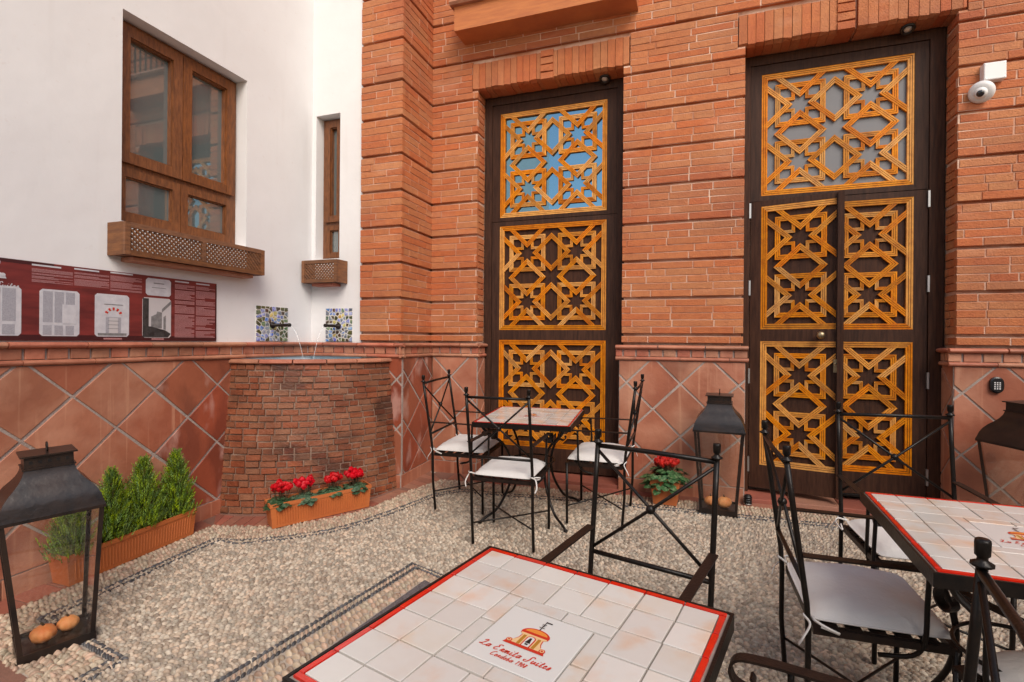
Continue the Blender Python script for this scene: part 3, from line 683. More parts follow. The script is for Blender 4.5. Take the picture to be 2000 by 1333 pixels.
def lattice_strips(w_, h_):
    """strips of one square panel, origin at its centre"""
    out = []; wd = .034; cx, cy = .232*w_, .232*h_; e = .5
    fw = .040; X, Y = w_/2-fw/2, h_/2-fw/2; d = ((1, 1), (1, -1))
    for a, b, c0, c1 in (((-X, -Y), (X, -Y), d[0], d[1]), ((X, -Y), (X, Y), d[1], d[0]), ((X, Y), (-X, Y), d[0], d[1]), ((-X, Y), (-X, -Y), d[1], d[0])): out.append((a, b, fw, .020, c0, c1))
    for sx in (-1, 1):
        for sy in (-1, 1):
            ox, oy = sx*cx, sy*cy; q = .154*w_; r = .154*h_
            P = [(ox-q, oy-r), (ox+q, oy-r), (ox+q, oy+r), (ox-q, oy+r)]
            for k in range(4): out.append((P[k], P[(k+1) % 4], wd, .0155, d[k % 2], d[(k+1) % 2]))
            tip = .060+.018; reach = .232-.078
            for ax in range(4):
                vx, vy = ((1, 0), (0, 1), (-1, 0), (0, -1))[ax]; px, py = -vy, vx
                T = (ox+vx*tip*w_, oy+vy*tip*h_)
                outer = (vx*sx+vy*sy) > 0; rc = reach if not outer else reach+.012
                for s2 in (1, -1):
                    Q = (T[0]+(vx+px*s2)*rc*w_, T[1]+(vy+py*s2)*rc*h_)
                    out.append((T, Q, wd, .0175, (vx, vy), (px, py)))
            for bx in (-1, 1):
                for by in (-1, 1):
                    K = (ox+bx*.047*w_, oy+by*.047*h_); ln = .062
                    out.append((K, (K[0]+bx*ln*w_, K[1]), .021, .0135, (bx, by), (0, 1))); out.append((K, (K[0], K[1]+by*ln*h_), .021, .0135, (bx, by), (1, 0)))
    return out
strip_cache = {}
def add_panel(par, cx, cz, w_, h_, side=0, yoff=0.):
    """lattice strips as children of par, in par's own x-z plane facing -y; side -1/+1 keeps the left/right half"""
    for i, (a, b, wd, h, c0, c1) in enumerate(lattice_strips(w_, h_)):
        if side:
            fa, fb = side*a[0], side*b[0]; lim = -.002
            if fa < lim+.006 and fb < lim+.006: continue
            if fa < 0 or fb < 0:
                t = (0-a[0])/(b[0]-a[0]); X = (0.0, a[1]+(b[1]-a[1])*t)
                if fa < 0: a, c0 = X, (0, 1)
                else: b, c1 = X, (0, 1)
            if math.dist(a, b) < .02: continue
        key = (round(w_, 3), round(h_, 3), side, i)
        if key not in strip_cache:
            V, F, mi = gbar(a, b, wd, h, c0, c1); mb = MB(); mb.v = [(u, -d, v) for u, v, d in V]; mb.f = F; mb.m = mi; strip_cache[key] = mb.mesh('lattice_strip', [M['lwood'], M['groove']])
        O('lattice_strip', strip_cache[key], par, M=Matrix.Translation((cx, yoff, cz)))
PZ = [(2.366, 3.268), (1.394, 2.292), (.403, 1.309)]
def bars(rects, y0, y1):
    mb = MB()
    for a, b, c, d in rects: mb.box((a, y0, c), (b, y1, d))
    return mb
# ---- fixed panel (left door)
t1 = thing('lattice_door', 'narrow dark wooden door with three star lattice panels behind the small table', 'door', (D1[0], FRY, .17)); zB = .205
loc(bars([(D1[0], -1.685, zB, ZD), (-.605, D1[1], zB, ZD), (-1.685, -.605, 3.345, ZD)], FRY, FRY+.09).build('frame', M['dwood'], t1), t1)
px0, px1 = -1.612, -.688
lf = loc(bars([(-1.683, px0-.0, zB+.01, 2.330), (px1, -.607, zB+.01, 2.330), (px0, px1, 2.292, 2.330), (px0, px1, 1.309, 1.394), (px0, px1, zB+.01, .403)], FRY+.012, FRY+.06).build('leaf', M['dwood'], t1), t1)
up = loc(bars([(-1.683, px0, 2.334, 3.342), (px1, -.607, 2.334, 3.342), (px0, px1, 3.268, 3.342), (px0, px1, 2.334, 2.366)], FRY+.010, FRY+.06).build('upper_sash', M['dwood'], t1), t1)
MB().box((px0-.004, FRY+.040, 2.36), (px1+.004, FRY+.046, 3.275)).build('pane', M['dglass'], up)
for k, (z0, z1) in enumerate(PZ):
    if k: MB().box((px0-.004, FRY+.036, z0-.004), (px1+.004, FRY+.05, z1+.004)).build('board', M['dwood'], lf)
    add_panel(up if k == 0 else lf, (px0+px1)/2, (z0+z1)/2, px1-px0, z1-z0, 0, FRY+(.0335 if k else .036))
# ---- double door (right)
t2 = thing('lattice_door', 'dark wooden double door with star lattice panels and one leaf ajar', 'door', (D2[0], FRY, .17))
loc(bars([(D2[0], .372, .20, ZD), (1.470, D2[1], .20, ZD), (.372, 1.470, 3.345, ZD)], FRY, FRY+.10).build('frame', M['dwood'], t2), t2)
qx0, qx1, qm = .447, 1.388, .9175
up = loc(bars([(.374, qx0, 2.345, 3.342), (qx1, 1.468, 2.345, 3.342), (qx0, qx1, 3.275, 3.342), (qx0, qx1, 2.345, 2.382)], FRY+.010, FRY+.06).build('upper_sash', M['dwood'], t2), t2)
MB().box((qx0-.004, FRY+.040, 2.375), (qx1+.004, FRY+.046, 3.282)).build('pane', M['fglass'], up)
add_panel(up, qm, (2.382+3.275)/2, qx1-qx0, 3.275-2.382, 0, FRY+.036)
PZ2 = [(1.399, 2.300), (.405, 1.313)]
def leaf(x0, x1, side, name):
    """leaf with its hinge stile at x0 (side -1) or x1 (side +1); coordinates local to the hinge"""
    hx = x0 if side < 0 else x1; g = (lambda x: x-hx)
    o = O(name, None, t2)
    st0, st1 = (qx0, x1-.002) if side < 0 else (x0+.002, qx1)
    if side < 0: R = [(g(x0), g(qx0), .235, 2.341), (g(x1-.012), g(x1), .235, 2.341), (g(qx0), g(x1-.012), 2.300, 2.341), (g(qx0), g(x1-.012), 1.313, 1.399), (g(qx0), g(x1-.012), .235, .405)]
    else: R = [(g(qx1), g(x1), .235, 2.341), (g(x0), g(x0+.012), .235, 2.341), (g(x0+.012), g(qx1), 2.300, 2.341), (g(x0+.012), g(qx1), 1.313, 1.399), (g(x0+.012), g(qx1), .235, .405)]
    me = bars(R, .012, .06).mesh(name, M['dwood']); o.data = None
    bpy.data.objects.remove(o); o = O(name, me, t2)
    for z0, z1 in PZ2:
        MB().box((g(st0)-.003, .036, z0-.003), (g(st1)+.003, .05, z1+.003)).build('board', M['dwood'], o)
        add_panel(o, g(qm), (z0+z1)/2, qx1-qx0, z1-z0, side, .0335)
    inv = t2.matrix_world.inverted(); o.matrix_local = inv @ Matrix.Translation((hx, FRY, 0)) @ Matrix.Rotation(R_(-12.5) if side < 0 else 0, 4, 'Z'); return o
ll = leaf(.375, .930, -1, 'leaf'); rl = leaf(.934, 1.467, 1, 'leaf')
MB().box((.555-.004, -.018, .237), (.588, .0115, 2.339)).build('cover_strip', M['dwood'], ll)
kb = MB().lathe([(.012, 0), (.012, .02), (.02, .028), (.027, .042), (.024, .056), (.012, .063)], 14, M=Matrix.Rotation(R_(90), 3, 'X')).mesh('knob', M['brass'], True)
O('knob', kb, ll, M=Matrix.Translation((.455, .012, 1.356)))
MB().box((.530, .006, 1.10), (.553, .0119, 1.19)).build('lock_plate', M['brass'], ll); MB().lathe([(.009, 0), (.009, .008), (.006, .010)], 10, (.541, .006, 1.16), M=Matrix.Rotation(R_(90), 3, 'X')).build('lock_cylinder', M['brass'], ll, True)
for z in (.35, 1.0, 1.65, 2.22):
    for x in (.3735, 1.4685): loc(MB().box((x-.006, FRY-.006, z), (x+.006, FRY+.0115, z+.11)).build('hinge', M['steel'], t2), t2)
# soffit spotlights
for x, y, lab in ((-.70, 4.165, 'small black recessed spotlight over the narrow lattice door'), (1.316, 4.145, 'black ring spotlight over the double lattice door')):
    t = thing('spotlight', lab, 'spotlight', (x, y, ZD-.004)); Mr = Matrix.Rotation(R_(180-22), 3, 'X')
    MB().lathe([(.030, -.01), (.042, .0), (.044, .014), (.040, .022), (.028, .022), (.024, .012)], 20, M=Mr).build('ring', M['black_p'], t, True); MB().lathe([(.002, .010), (.024, .011), (.023, .015), (.002, .016)], 16, M=Mr).build('lens', M['opal'], t, True)

# ================================================================== FURNITURE
def chair(lab, x, y, rot, W=.38, cushion=True, D=.36, cat='chair', seed=0, lean=.07):
    t = thing('iron_armchair', lab, cat, (x, y, fz(y)+.012), R_(rot), 'iron armchairs around the tiled tables', False); hw, hd = W/2, D/2; I = M['iron']
    def back(z): return -hd-lean*max(0, z-.42)/.5-.018*math.sin(max(0, min(1, (z-.38)/.5))*math.pi)*0
    for s in (-1, 1):
        zs = [0, .20, .38, .46, .60, .75, .875]; pts = [(s*hw, back(z)+(.015 if z == 0 else 0), z) for z in zs]
        u = MB().tube(pts, .0085, 10).build('back_leg', I, t, True)
        z0 = .872; yb = back(.875)
        MB().lathe([(.009, 0), (.0165, .004), (.0165, .008), (.008, .013), (.0075, .018), (.011, .022), (.0115, .042), (.011, .047), (.009, .049)], 12, (s*hw, yb, z0)).build('finial', I, u, True)
        MB().tube([(s*hw, hd, 0), (s*hw, hd, .385)], .0085, 10).build('leg', I, t, True)
    MB().tube([(-hw, back(.865), .865), (0, back(.865)-.006, .866), (hw, back(.865), .865)], .008, 8).build('top_rail', I, t, True)
    MB().tube([(-hw, back(.52), .52), (hw, back(.52), .52)], .0075, 8).build('lower_rail', I, t, True)
    for s in (-1, 1): MB().tube([(s*hw, back(.85), .852), (0, back(.69)-.004*s, .69), (-s*hw, back(.53), .532)], .0055, 8).build('cross_bar', I, t, True)
    MB().lathe([(.002, -.015), (.011, -.011), (.0155, 0), (.011, .011), (.002, .015)], 12, (0, back(.69), .69)).build('boss', I, t, True)
    for s in (-1, 1):
        xa = s*(hw+.004); yb = back(.60)
        P = [(xa, yb+.006, .602), (xa, -.02, .600), (xa, hd*.55, .598), (xa, hd*.85, .597), (xa, hd+.035, .590), (xa, hd+.052, .566), (xa, hd+.043, .540), (xa, hd+.018, .532), (xa, hd+.006, .548), (xa, hd+.012, .560)]
        c = catmull(P, 5); V = []; hx = .0135
        for i, p in enumerate(c):
            q = c[min(i+1, len(c)-1)]-c[max(i-1, 0)]; q.normalize(); nn = Vector((0, -q.z, q.y))*.0028
            V += [p+nn+Vector((hx, 0, 0)), p+nn-Vector((hx, 0, 0)), p-nn-Vector((hx, 0, 0)), p-nn+Vector((hx, 0, 0))]
        k = len(c); F = [(i*4+j, i*4+(j+1) % 4, (i+1)*4+(j+1) % 4, (i+1)*4+j) for i in range(k-1) for j in range(4)]+[(3, 2, 1, 0), tuple((k-1)*4+j for j in range(4))]
        MB().add(V, F).build('armrest', M['rust'], t)
        MB().tube(catmull([(xa, hd*.62, .597), (xa, hd*.60, .50), (xa, hd*.58, .40), (s*(hw-.012), hd*.45, .345), (s*(hw-.04), hd*.05, .318)], 4), .0068, 8).build('arm_support', I, t, True)
        MB().tube([(s*hw, -hd+.008, .125), (0, 0, .118), (-s*hw, hd, .112)], .0048, 8).build('stretcher', I, t, True)
    fr = MB(); b = .011
    for a0, a1, c0, c1 in ((-hw-.004, -hw+.02, -hd+.012, hd+.010), (hw-.02, hw+.004, -hd+.012, hd+.010), (-hw+.02, hw-.02, hd-.012, hd+.010), (-hw+.02, hw-.02, -hd+.012, -hd+.032)): fr.box((a0, c0, .372), (a1, c1, .392))
    fr.build('seat_frame', M['rust'], t)
    for k in range(5):
        yy = -hd+.058+k*(D-.10)/4.25; MB().box((-hw+.006, yy-.021, .3925), (hw-.006, yy+.021, .3965)).build('seat_slat', M['rust'], t)
    if cushion:
        r = random.Random(seed); n = 26; th = .058; cw, cd = hw-.012, hd-.004; V = []; F = []
        ph = [r.uniform(0, 6) for _ in range(4)]
        def hgt(a, b):
            e = max(0, (1-abs(a)**3.2)*(1-abs(b)**3.2)); return e**.42
        for top in (1, 0):
            for j in range(n+1):
                for i in range(n+1):
                    a, b2 = -1+2*i/n, -1+2*j/n; rr = 1-.035*(abs(a)*abs(b2))**6
                    wob = .0022*math.sin(7*a+ph[0])*math.sin(6*b2+ph[1])+.0018*math.sin(15*a+ph[2])*abs(b2)**3
                    wr = .0016*(math.sin(34*a+ph[3]+3*b2)*abs(b2)**5+math.sin(31*b2+ph[2]-2*a)*abs(a)**5); h = hgt(a, b2); z = .3985+.012+(h*th*.62+(1-a*a)*(1-b2*b2)*.013+(wob*1.6+wr)*h if top else -h*.0115); V.append((a*cw*rr, b2*cd*rr+.006, z))
        N1 = (n+1)*(n+1)
        for j in range(n):
            for i in range(n):
                q = j*(n+1)+i; F += [(q, q+1, q+n+2, q+n+1), (N1+q, N1+q+n+1, N1+q+n+2, N1+q+1)]
        per = [i for i in range(n+1)]+[(j+1)*(n+1)-1 for j in range(1, n+1)]+[n*(n+1)+i for i in range(n-1, -1, -1)]+[j*(n+1) for j in range(n-1, 0, -1)]
        F += [(per[k], N1+per[k], N1+per[(k+1) % len(per)], per[(k+1) % len(per)]) for k in range(len(per))]
        cu = MB().add(V, F).build('cushion', M['cushion'], t, True)
        pip = [(V[k][0]*1.004, (V[k][1]-.006)*1.004+.006, V[k][2]-.001) for k in per]; MB().tube(pip, .0032, 6, True).build('piping', M['cushion'], cu, True)
        for s in (-1, 1):
            cx, cy = s*cw*.96, -cd*.96
            MB().tube(catmull([(cx, cy, .412), (s*hw, -hd-.014, .425), (s*(hw+.018), -hd, .408), (s*(hw+.03), -hd-.02, .372), (s*(hw+.022), -hd-.03, .345)], 5), .0034, 6, flat=(1.3, .5)).build('tie', M['cushion'], cu, True)
            MB().tube(catmull([(cx, cy, .412), (s*(hw+.016), -hd+.012, .42), (s*(hw+.034), -hd+.04, .412), (s*(hw+.02), -hd+.075, .392), (s*(hw+.012), -hd+.03, .402)], 5), .0034, 6, flat=(1.3, .5)).build('tie', M['cushion'], cu, True)
    return t
chair('iron armchair with white cushion backing onto the pebbles in front of the small table', -1.03, 2.945, 1, .365, seed=1)
chair('iron armchair with white cushion left of the small table, near the fountain', -1.525, 3.43, -87, .44, seed=2)
chair('iron armchair with white cushion right of the small table, beside the potted cyclamen', -.585, 3.47, 90, .44, seed=3)
chair('empty iron armchair on the far side of the tiled table by the drain slab', -.187, 1.515, 165, .385, False, seed=4)
chair('iron armchair with plump white cushion facing the tiled table near the double door', .490, 1.945, -88, .395, seed=5)
chair('iron armchair between the tiled table and the double door, facing away from the door', .835, 2.49, 185, .425, seed=6)
chair('iron armchair with scrolled armrest turned towards the table by the drain slab', .235, .965, 78, .385, False, .31, seed=7, lean=.03)
chair('iron armchair tucked askew under the side of the tiled table away from the doors', .89, 1.585, 28, .38, seed=8)

# ---- script lettering drawn as pen strokes (x to the right, y up, x-height 1)
GL = {'L': (1.5, [[(.2, 1.6), (.7, 2.1), (.9, 1.7), (.5, .6), (.1, .1), (0, .3), (.4, .3), (1.0, 0), (1.6, .3)]]), 'a': (1.0, [[(.8, .9), (.4, 1), (.1, .4), (.3, 0), (.6, .3), (.85, 1), (.75, .2), (1.0, .2)]]),
      'E': (1.6, [[(1.3, 1.8), (.9, 2.1), (.5, 1.7), (.8, 1.15), (.4, 1.0), (.1, .4), (.5, 0), (1.1, .3)]]), 'r': (.8, [[(0, .1), (.25, .9), (.35, 1.05), (.6, .95), (.45, .2), (.8, .2)]]),
      'm': (1.5, [[(0, 0), (.25, 1), (.2, .5), (.5, 1), (.6, .8), (.5, 0), (.6, .5), (.95, 1), (1.05, .8), (1.0, .1), (1.4, .3)]]), 'i': (.6, [[(.1, 1), (.0, .3), (.2, 0), (.6, .3)], [(.25, 1.4), (.3, 1.5)]]),
      't': (.7, [[(.35, 1.7), (.1, .4), (.25, 0), (.65, .3)], [(0, 1.15), (.6, 1.2)]]), 'S': (1.7, [[(1.7, 1.7), (1.4, 2.1), (.95, 1.8), (1.0, .9), (.7, .1), (.2, 0), (0, .4), (.4, .6)]]),
      'u': (1.1, [[(.1, 1), (0, .3), (.3, 0), (.7, .9), (.7, .2), (1.05, .2)]]), 'e': (.8, [[(.1, .5), (.5, .8), (.35, 1.05), (.1, .6), (.2, .05), (.75, .3)]]), 's': (.8, [[(0, .1), (.4, 1.1), (.5, .4), (.3, 0), (.1, .1)]]),
      'C': (1.4, [[(1.2, 1.7), (.9, 2.0), (.3, 1.3), (.2, .3), (.6, 0), (1.2, .4)]]), 'o': (.9, [[(.4, 1), (.1, .5), (.35, 0), (.7, .5), (.4, 1), (.9, .9)]]), 'd': (1.0, [[(.7, .9), (.3, .9), (.1, .3), (.4, 0), (.7, .6), (.95, 2.0), (.75, .2), (1, .2)]]),
      'b': (.9, [[(.4, 2), (.1, .3), (.4, 0), (.75, .5), (.4, .9), (.2, .5)]]), '1': (.7, [[(.2, 1.3), (.4, 1.7), (.3, 0)]]), '9': (.8, [[(.65, 1.3), (.35, 1.7), (.1, 1.2), (.5, 1), (.65, 1.5), (.45, 0)]]), '0': (.8, [[(.4, 1.7), (.1, .8), (.3, 0), (.65, .8), (.4, 1.7)]]), '8': (.8, [[(.5, 1.5), (.2, 1.4), (.5, .8), (.3, 0), (.15, .5), (.5, 1.1), (.5, 1.6)]]), ' ': (.7, [])}
def letter(mb, text, x0, x1, y, wd, fn, mi=0):
    L = sum(GL[c][0]+.12 for c in text); k = (x1-x0)/L; x = x0
    for c in text:
        for st in GL[c][1]:
            P = catmull([Vector((x+(q[0]+.22*q[1])*k, y+q[1]*k, 0)) for q in st], 4); V = []
            for i, p in enumerate(P):
                t = P[min(i+1, len(P)-1)]-P[max(i-1, 0)]; t.normalize(); w_ = wd*(.65+.6*abs(t.y)); V += [fn(p.x-t.y*w_, p.y+t.x*w_), fn(p.x+t.y*w_, p.y-t.x*w_)]
            mb.add(V, [(2*i, 2*i+1, 2*i+3, 2*i+2) for i in range(len(P)-1)], mi)
        x += (GL[c][0]+.12)*k
def ell(cx, cy, rx, ry, a0=0, a1=360, n=16): return [(cx+rx*math.cos(R_(a0+(a1-a0)*i/n)), cy+ry*math.sin(R_(a0+(a1-a0)*i/n))) for i in range(n+(1 if a1-a0 < 360 else 0))]
def emblem(fn3, mono=None):
    """belfry emblem in a unit square; fn3(x,y,level)"""
    mb = MB(); put = lambda poly, lv, mi: mb.add([fn3(x, y, lv) for x, y in poly], [tuple(range(len(poly)))], mi if mono is None else 0)
    body = [(-.25, -.135), (.25, -.135), (.245, -.09), (.18, -.06), (.15, .0), (.14, .08), (.18, .10), (.18, .13), (-.18, .13), (-.18, .10), (-.14, .08), (-.15, .0), (-.18, -.06), (-.245, -.09)]
    put(body, 0, 0); put([(x*.93, y*.86-.002) for x, y in body], 1, 4)
    put(ell(0, .125, .185, .115, 0, 180, 14), 1, 0); put(ell(0, .15, .145, .07, 0, 180, 14), 2, 1)
    put([(-.265, -.165), (.265, -.165), (.25, -.125), (-.25, -.125)], 2, 0)
    for s in (-1, 1):
        put(ell(s*.215, -.10, .038, .038, n=14), 2, 0); put(ell(s*.215, -.10, .026, .026, n=12), 3, 4); put(ell(s*.215, -.10, .014, .014, n=10), 4, 0)
        x0, x1 = sorted((s*.075, s*.115)); put([(x0, -.115), (x1, -.115), (x1, .07), (x0, .07)], 2, 2)
    put([(-.06, -.12), (.06, -.12), (.06, .03)]+ell(0, .03, .06, .05, 0, 180, 8)[1:-1]+[(-.06, .03)], 2, 0); put([(-.045, -.12), (.045, -.12), (.045, .03)]+ell(0, .03, .045, .036, 0, 180, 8)[1:-1]+[(-.045, .03)], 3, 5)
    put([(-.035, -.06), (.035, -.06), (.02, -.01), (.012, .04), (-.012, .04), (-.02, -.01)], 4, 3); put([(-.02, -.095), (.02, -.095), (.02, -.07), (-.02, -.07)], 4, 3)
    for a, b, c, d in ((-.006, .006, .235, .43), (-.035, .035, .285, .295), (-.022, .022, .325, .333), (.0, .075, .405, .425), (-.03, .03, .355, .363)): put([(a, c), (b, c), (b, d), (a, d)], 2, 3)
    letter(mb, 'La Ermita Suites', -.47, .44, -.335, .0062, lambda x, y: fn3(x, y, 1), 0); letter(mb, 'Cordoba 1908', -.26, .20, -.435, .0045, lambda x, y: fn3(x, y, 1), 0)
    return mb
EM = [M['ink_red'], M['ink_or'], M['ink_br'], M['ink_bk'], M['ink_cr'], M['logo']]
def table(lab, x, y, rot, side, ht, seed):
    t = thing('tiled_table', lab, 'table', (x, y, fz(y)+.012), R_(rot), 'tiled tables in the courtyard', False); h = side/2; r = random.Random(seed); I = M['iron']
    fr = MB()
    for a, b, c, d in ((-h-.006, h+.006, -h-.006, -h), (-h-.006, h+.006, h, h+.006), (-h-.006, -h, -h, h), (h, h+.006, -h, h)): fr.box((a, c, ht-.034), (b, d, ht-.001))
    fr.build('rim', I, t); MB().box((-h, -h, ht-.030), (h, h, ht-.0035)).build('grout_bed', M['tgrout'], t)
    mo = (side-.008)/7; s0 = -h+.004; bw = .0125; J = lambda: r.uniform(-.0009, .0009)
    def tl(a, b, c, d, ma, name='tile', g=.0016):
        P = [(a+g+J(), c+g+J()), (b-g+J(), c+g+J()), (b-g+J(), d-g+J()), (a+g+J(), d-g+J())]; tz = r.uniform(-.0006, .0006)
        return MB().prism(P, lambda u, v, dd: (u, v, dd), ht-.004, ht+.0012+tz*.6, ch=.0012).build(name, ma, t)
    for i in range(7):
        for j in range(7):
            a, b, c, d = s0+i*mo, s0+(i+1)*mo, s0+j*mo, s0+(j+1)*mo
            if 2 <= i <= 4 and 2 <= j <= 4: continue
            if i == 0: a += bw
            if i == 6: b -= bw
            if j == 0: c += bw
            if j == 6: d -= bw
            tl(a, b, c, d, M['ceram'])
    for k in range(7):
        a, b = s0+k*mo, s0+(k+1)*mo; a2, b2 = max(a, s0+bw), min(b, -s0-bw)
        tl(a, b, s0, s0+bw, M['red'], 'border_tile', .0012); tl(a, b, -s0-bw, -s0, M['red'], 'border_tile', .0012)
        tl(s0, s0+bw, a2, b2, M['red'], 'border_tile', .0012); tl(-s0-bw, -s0, a2, b2, M['red'], 'border_tile', .0012)
    e = 1.5*mo; wv_ = .42*mo; L2 = 3*mo-wv_
    for (dx, dy) in ((1, 0), (0, 1), (-1, 0), (0, -1)):
        for k in range(2):
            u0, u1 = -e+k*L2/2, -e+(k+1)*L2/2; v0, v1 = -e, -e+wv_
            c = [(u0*dx-v0*dy, u0*dy+v0*dx), (u1*dx-v1*dy, u1*dy+v1*dx)]; tl(min(c[0][0], c[1][0]), max(c[0][0], c[1][0]), min(c[0][1], c[1][1]), max(c[0][1], c[1][1]), M['ceram'])
    q = e-wv_; lo = tl(-q, q, -q, q, M['logo'], 'logo_tile'); emblem(lambda x, y, lv: (x*1.8*q, y*1.8*q, ht+.0019+lv*.00025)).build('printed_emblem', EM, lo)
    # forged legs bowing inwards and out again, joined by a ring
    for sx in (-1, 1):
        for sy in (-1, 1):
            P = [(k*sx*h, k*sy*h, z) for k, z in ((.86, ht-.036), (.78, ht-.075), (.50, ht-.17), (.36, ht-.30), (.40, ht-.44), (.60, ht-.58), (.80, .03), (.90, .006))]
            MB().tube(catmull(P, 5), .0085, 8).build('leg', I, t, True); MB().lathe([(.012, 0), (.014, .005), (.010, .011)], 10, (.90*sx*h, .90*sy*h, 0)).build('foot', I, t, True)
    rg = h*.36*1.414-.006; MB().tube([(rg*math.cos(a), rg*math.sin(a), ht-.30) for a in np.linspace(0, 2*math.pi, 28)[:-1]], .0055, 6, True).build('leg_ring', I, t, True)
    return t
table('square tiled table with red border on the pebbles beside the granite drain slab', -.268, .894, -13.2, .556, .73, 1)
table('square tiled table with red border in front of the double lattice door', .795, 1.708, -1.0, .572, .73, 2)
table('small tiled table with three armchairs in front of the narrow lattice door', -1.035, 3.37, 4.0, .615, .655, 3)

# ================================================================== LANTERNS
def lantern(lab, x, y, rot, zoff=0, gourds=None, k_=1):
    z = fz(y)+zoff; t = thing('floor_lantern', lab, 'lantern', (x, y, z), R_(rot), 'tin floor lanterns along the walls', False); I = M['lant']
    bx, by, tx, ty, he = .1125, .095, .152*k_, .128*k_, .55*(1+(k_-1)*.5)
    MB().box((-bx-.006, -by-.006, 0), (bx+.006, by+.006, .022)).build('base', I, t)
    rim = MB()
    for a, b, c, d in ((-bx-.006, bx+.006, -by-.006, -by), (-bx-.006, bx+.006, by, by+.006), (-bx-.006, -bx, -by, by), (bx, bx+.006, -by, by)): rim.box((a, c, .022), (b, d, .034))
    rim.build('base_rim', I, t)
    for sx in (-1, 1):
        for sy in (-1, 1):
            V = []
            for (X, Y, Z) in ((bx, by, .02), (tx, ty, he)):
                V += [(sx*(X-.013), sy*(Y+.003), Z), (sx*(X+.003), sy*(Y+.003), Z), (sx*(X+.003), sy*(Y-.013), Z), (sx*(X-.001), sy*(Y-.013), Z), (sx*(X-.001), sy*(Y-.001), Z), (sx*(X-.013), sy*(Y-.001), Z)]
            F = [(i, (i+1) % 6, 6+(i+1) % 6, 6+i) for i in range(6)]+[(5, 4, 3, 2, 1, 0), tuple(range(6, 12))]
            MB().add(V, F).build('post', I, t)
    for k in range(4):
        if k < 2: s = 1 if k else -1; V = [(-bx+.01, s*(by-.003), .024), (bx-.01, s*(by-.003), .024), (tx-.011, s*(ty-.003), he-.004), (-tx+.011, s*(ty-.003), he-.004)]; o = (0, -s*.002, 0)
        else: s = 1 if k == 3 else -1; V = [(s*(bx-.003), -by+.01, .024), (s*(bx-.003), by-.01, .024), (s*(tx-.003), ty-.011, he-.004), (s*(tx-.003), -ty+.011, he-.004)]; o = (-s*.002, 0, 0)
        V2 = V+[tuple(a+b for a, b in zip(p, o)) for p in V]; MB().add(V2, [(0, 1, 2, 3), (7, 6, 5, 4), (0, 4, 5, 1), (1, 5, 6, 2), (2, 6, 7, 3), (3, 7, 4, 0)]).build('glass_pane', M['glass'], t)
    prof = [(1.0, he-.004), (1.06, he-.002), (1.06, he+.010), (1.02, he+.030), (.985, he+.052), (.92, he+.075), (.82, he+.098), (.70, he+.118), (.60, he+.138), (.535, he+.158), (.50, he+.18)]
    V = []; 
    for k, z2 in prof: V += [(-tx*k, -ty*k, z2), (tx*k, -ty*k, z2), (tx*k, ty*k, z2), (-tx*k, ty*k, z2)]
    F = [(i*4+j, i*4+(j+1) % 4, (i+1)*4+(j+1) % 4, (i+1)*4+j) for i in range(len(prof)-1) for j in range(4)]+[(3, 2, 1, 0), tuple((len(prof)-1)*4+j for j in range(4))]
    me = MB().add(V, F).mesh('roof', I)
    sm = [len(prof) > 0 and 1 < f//4 < 10 for f in range(len(F))]; me.polygons.foreach_set('use_smooth', sm)
    for ed in me.edges:
        a, b = ed.vertices
        if a % 4 == b % 4: ed.use_edge_sharp = True
    O('roof', me, t)
    nx_, ny_ = tx*.50, ty*.50; z1 = he+.18
    nk = MB().box((-nx_-.005, -ny_-.005, z1), (nx_+.005, ny_+.005, z1+.006)).box((-nx_+.002, -ny_+.002, z1+.006), (nx_-.002, ny_-.002, z1+.050)).build('neck', I, t)
    for k in range(5):
        for s in (-1, 1):
            xx = -nx_+.022+k*(2*nx_-.044)/4; MB().box((xx-.005, s*(ny_-.0015)-.001, z1+.022), (xx+.005, s*(ny_-.0015)+.001, z1+.034)).build('vent_hole', M['black_p'], nk)
    MB().box((-nx_-.010, -ny_-.010, z1+.050), (nx_+.010, ny_+.010, z1+.056)).build('cap', I, t)
    MB().tube([(0, .017*math.cos(a), z1+.072+.019*math.sin(a)) for a in np.linspace(0, 2*math.pi, 20)[:-1]], .0032, 6, True).build('hanging_ring', M['rust'], t, True)
    if gourds:
        Mw = t.matrix_world
        for gx, gy, r, labg in gourds:
            pr = []; 
            for i in range(9): a = -math.pi/2+math.pi*i/8; pr.append((max(.004, r*math.cos(a)), r*.80*math.sin(a)))
            mb = MB(); nn = 24; V = []
            for rr, zz in pr:
                for j in range(nn): a = 2*math.pi*j/nn; k2 = 1+.06*math.cos(8*a)+random.uniform(-.015, .015); V.append((rr*k2*math.cos(a), rr*k2*math.sin(a), zz+r*.80))
            F = [(i*nn+j, i*nn+(j+1) % nn, (i+1)*nn+(j+1) % nn, (i+1)*nn+j) for i in range(8) for j in range(nn)]+[tuple(range(nn-1, -1, -1)), tuple(8*nn+j for j in range(nn))]
            gt = thing('dried_gourd', labg, 'gourd', Mw @ Vector((gx, gy, .0225)), random.uniform(0, 6), 'gourds inside the lanterns'); mb.add(V, F).build('body', M['gourd'], gt, True)
            MB().tube([(0, 0, r*1.52), (.003, 0, r*1.75), (.010, .003, r*1.9)], [.006, .004, .0045], 8).build('stalk', M['stem'], gt, True)
lantern('tall tin floor lantern on the clay pavers in front of the cypress planter', -2.452, 1.383, 67, .004, [(-.035, -.012, .042, 'larger orange gourd inside the lantern in front of the cypress planter'), (.045, .022, .036, 'smaller orange gourd inside the lantern in front of the cypress planter')])
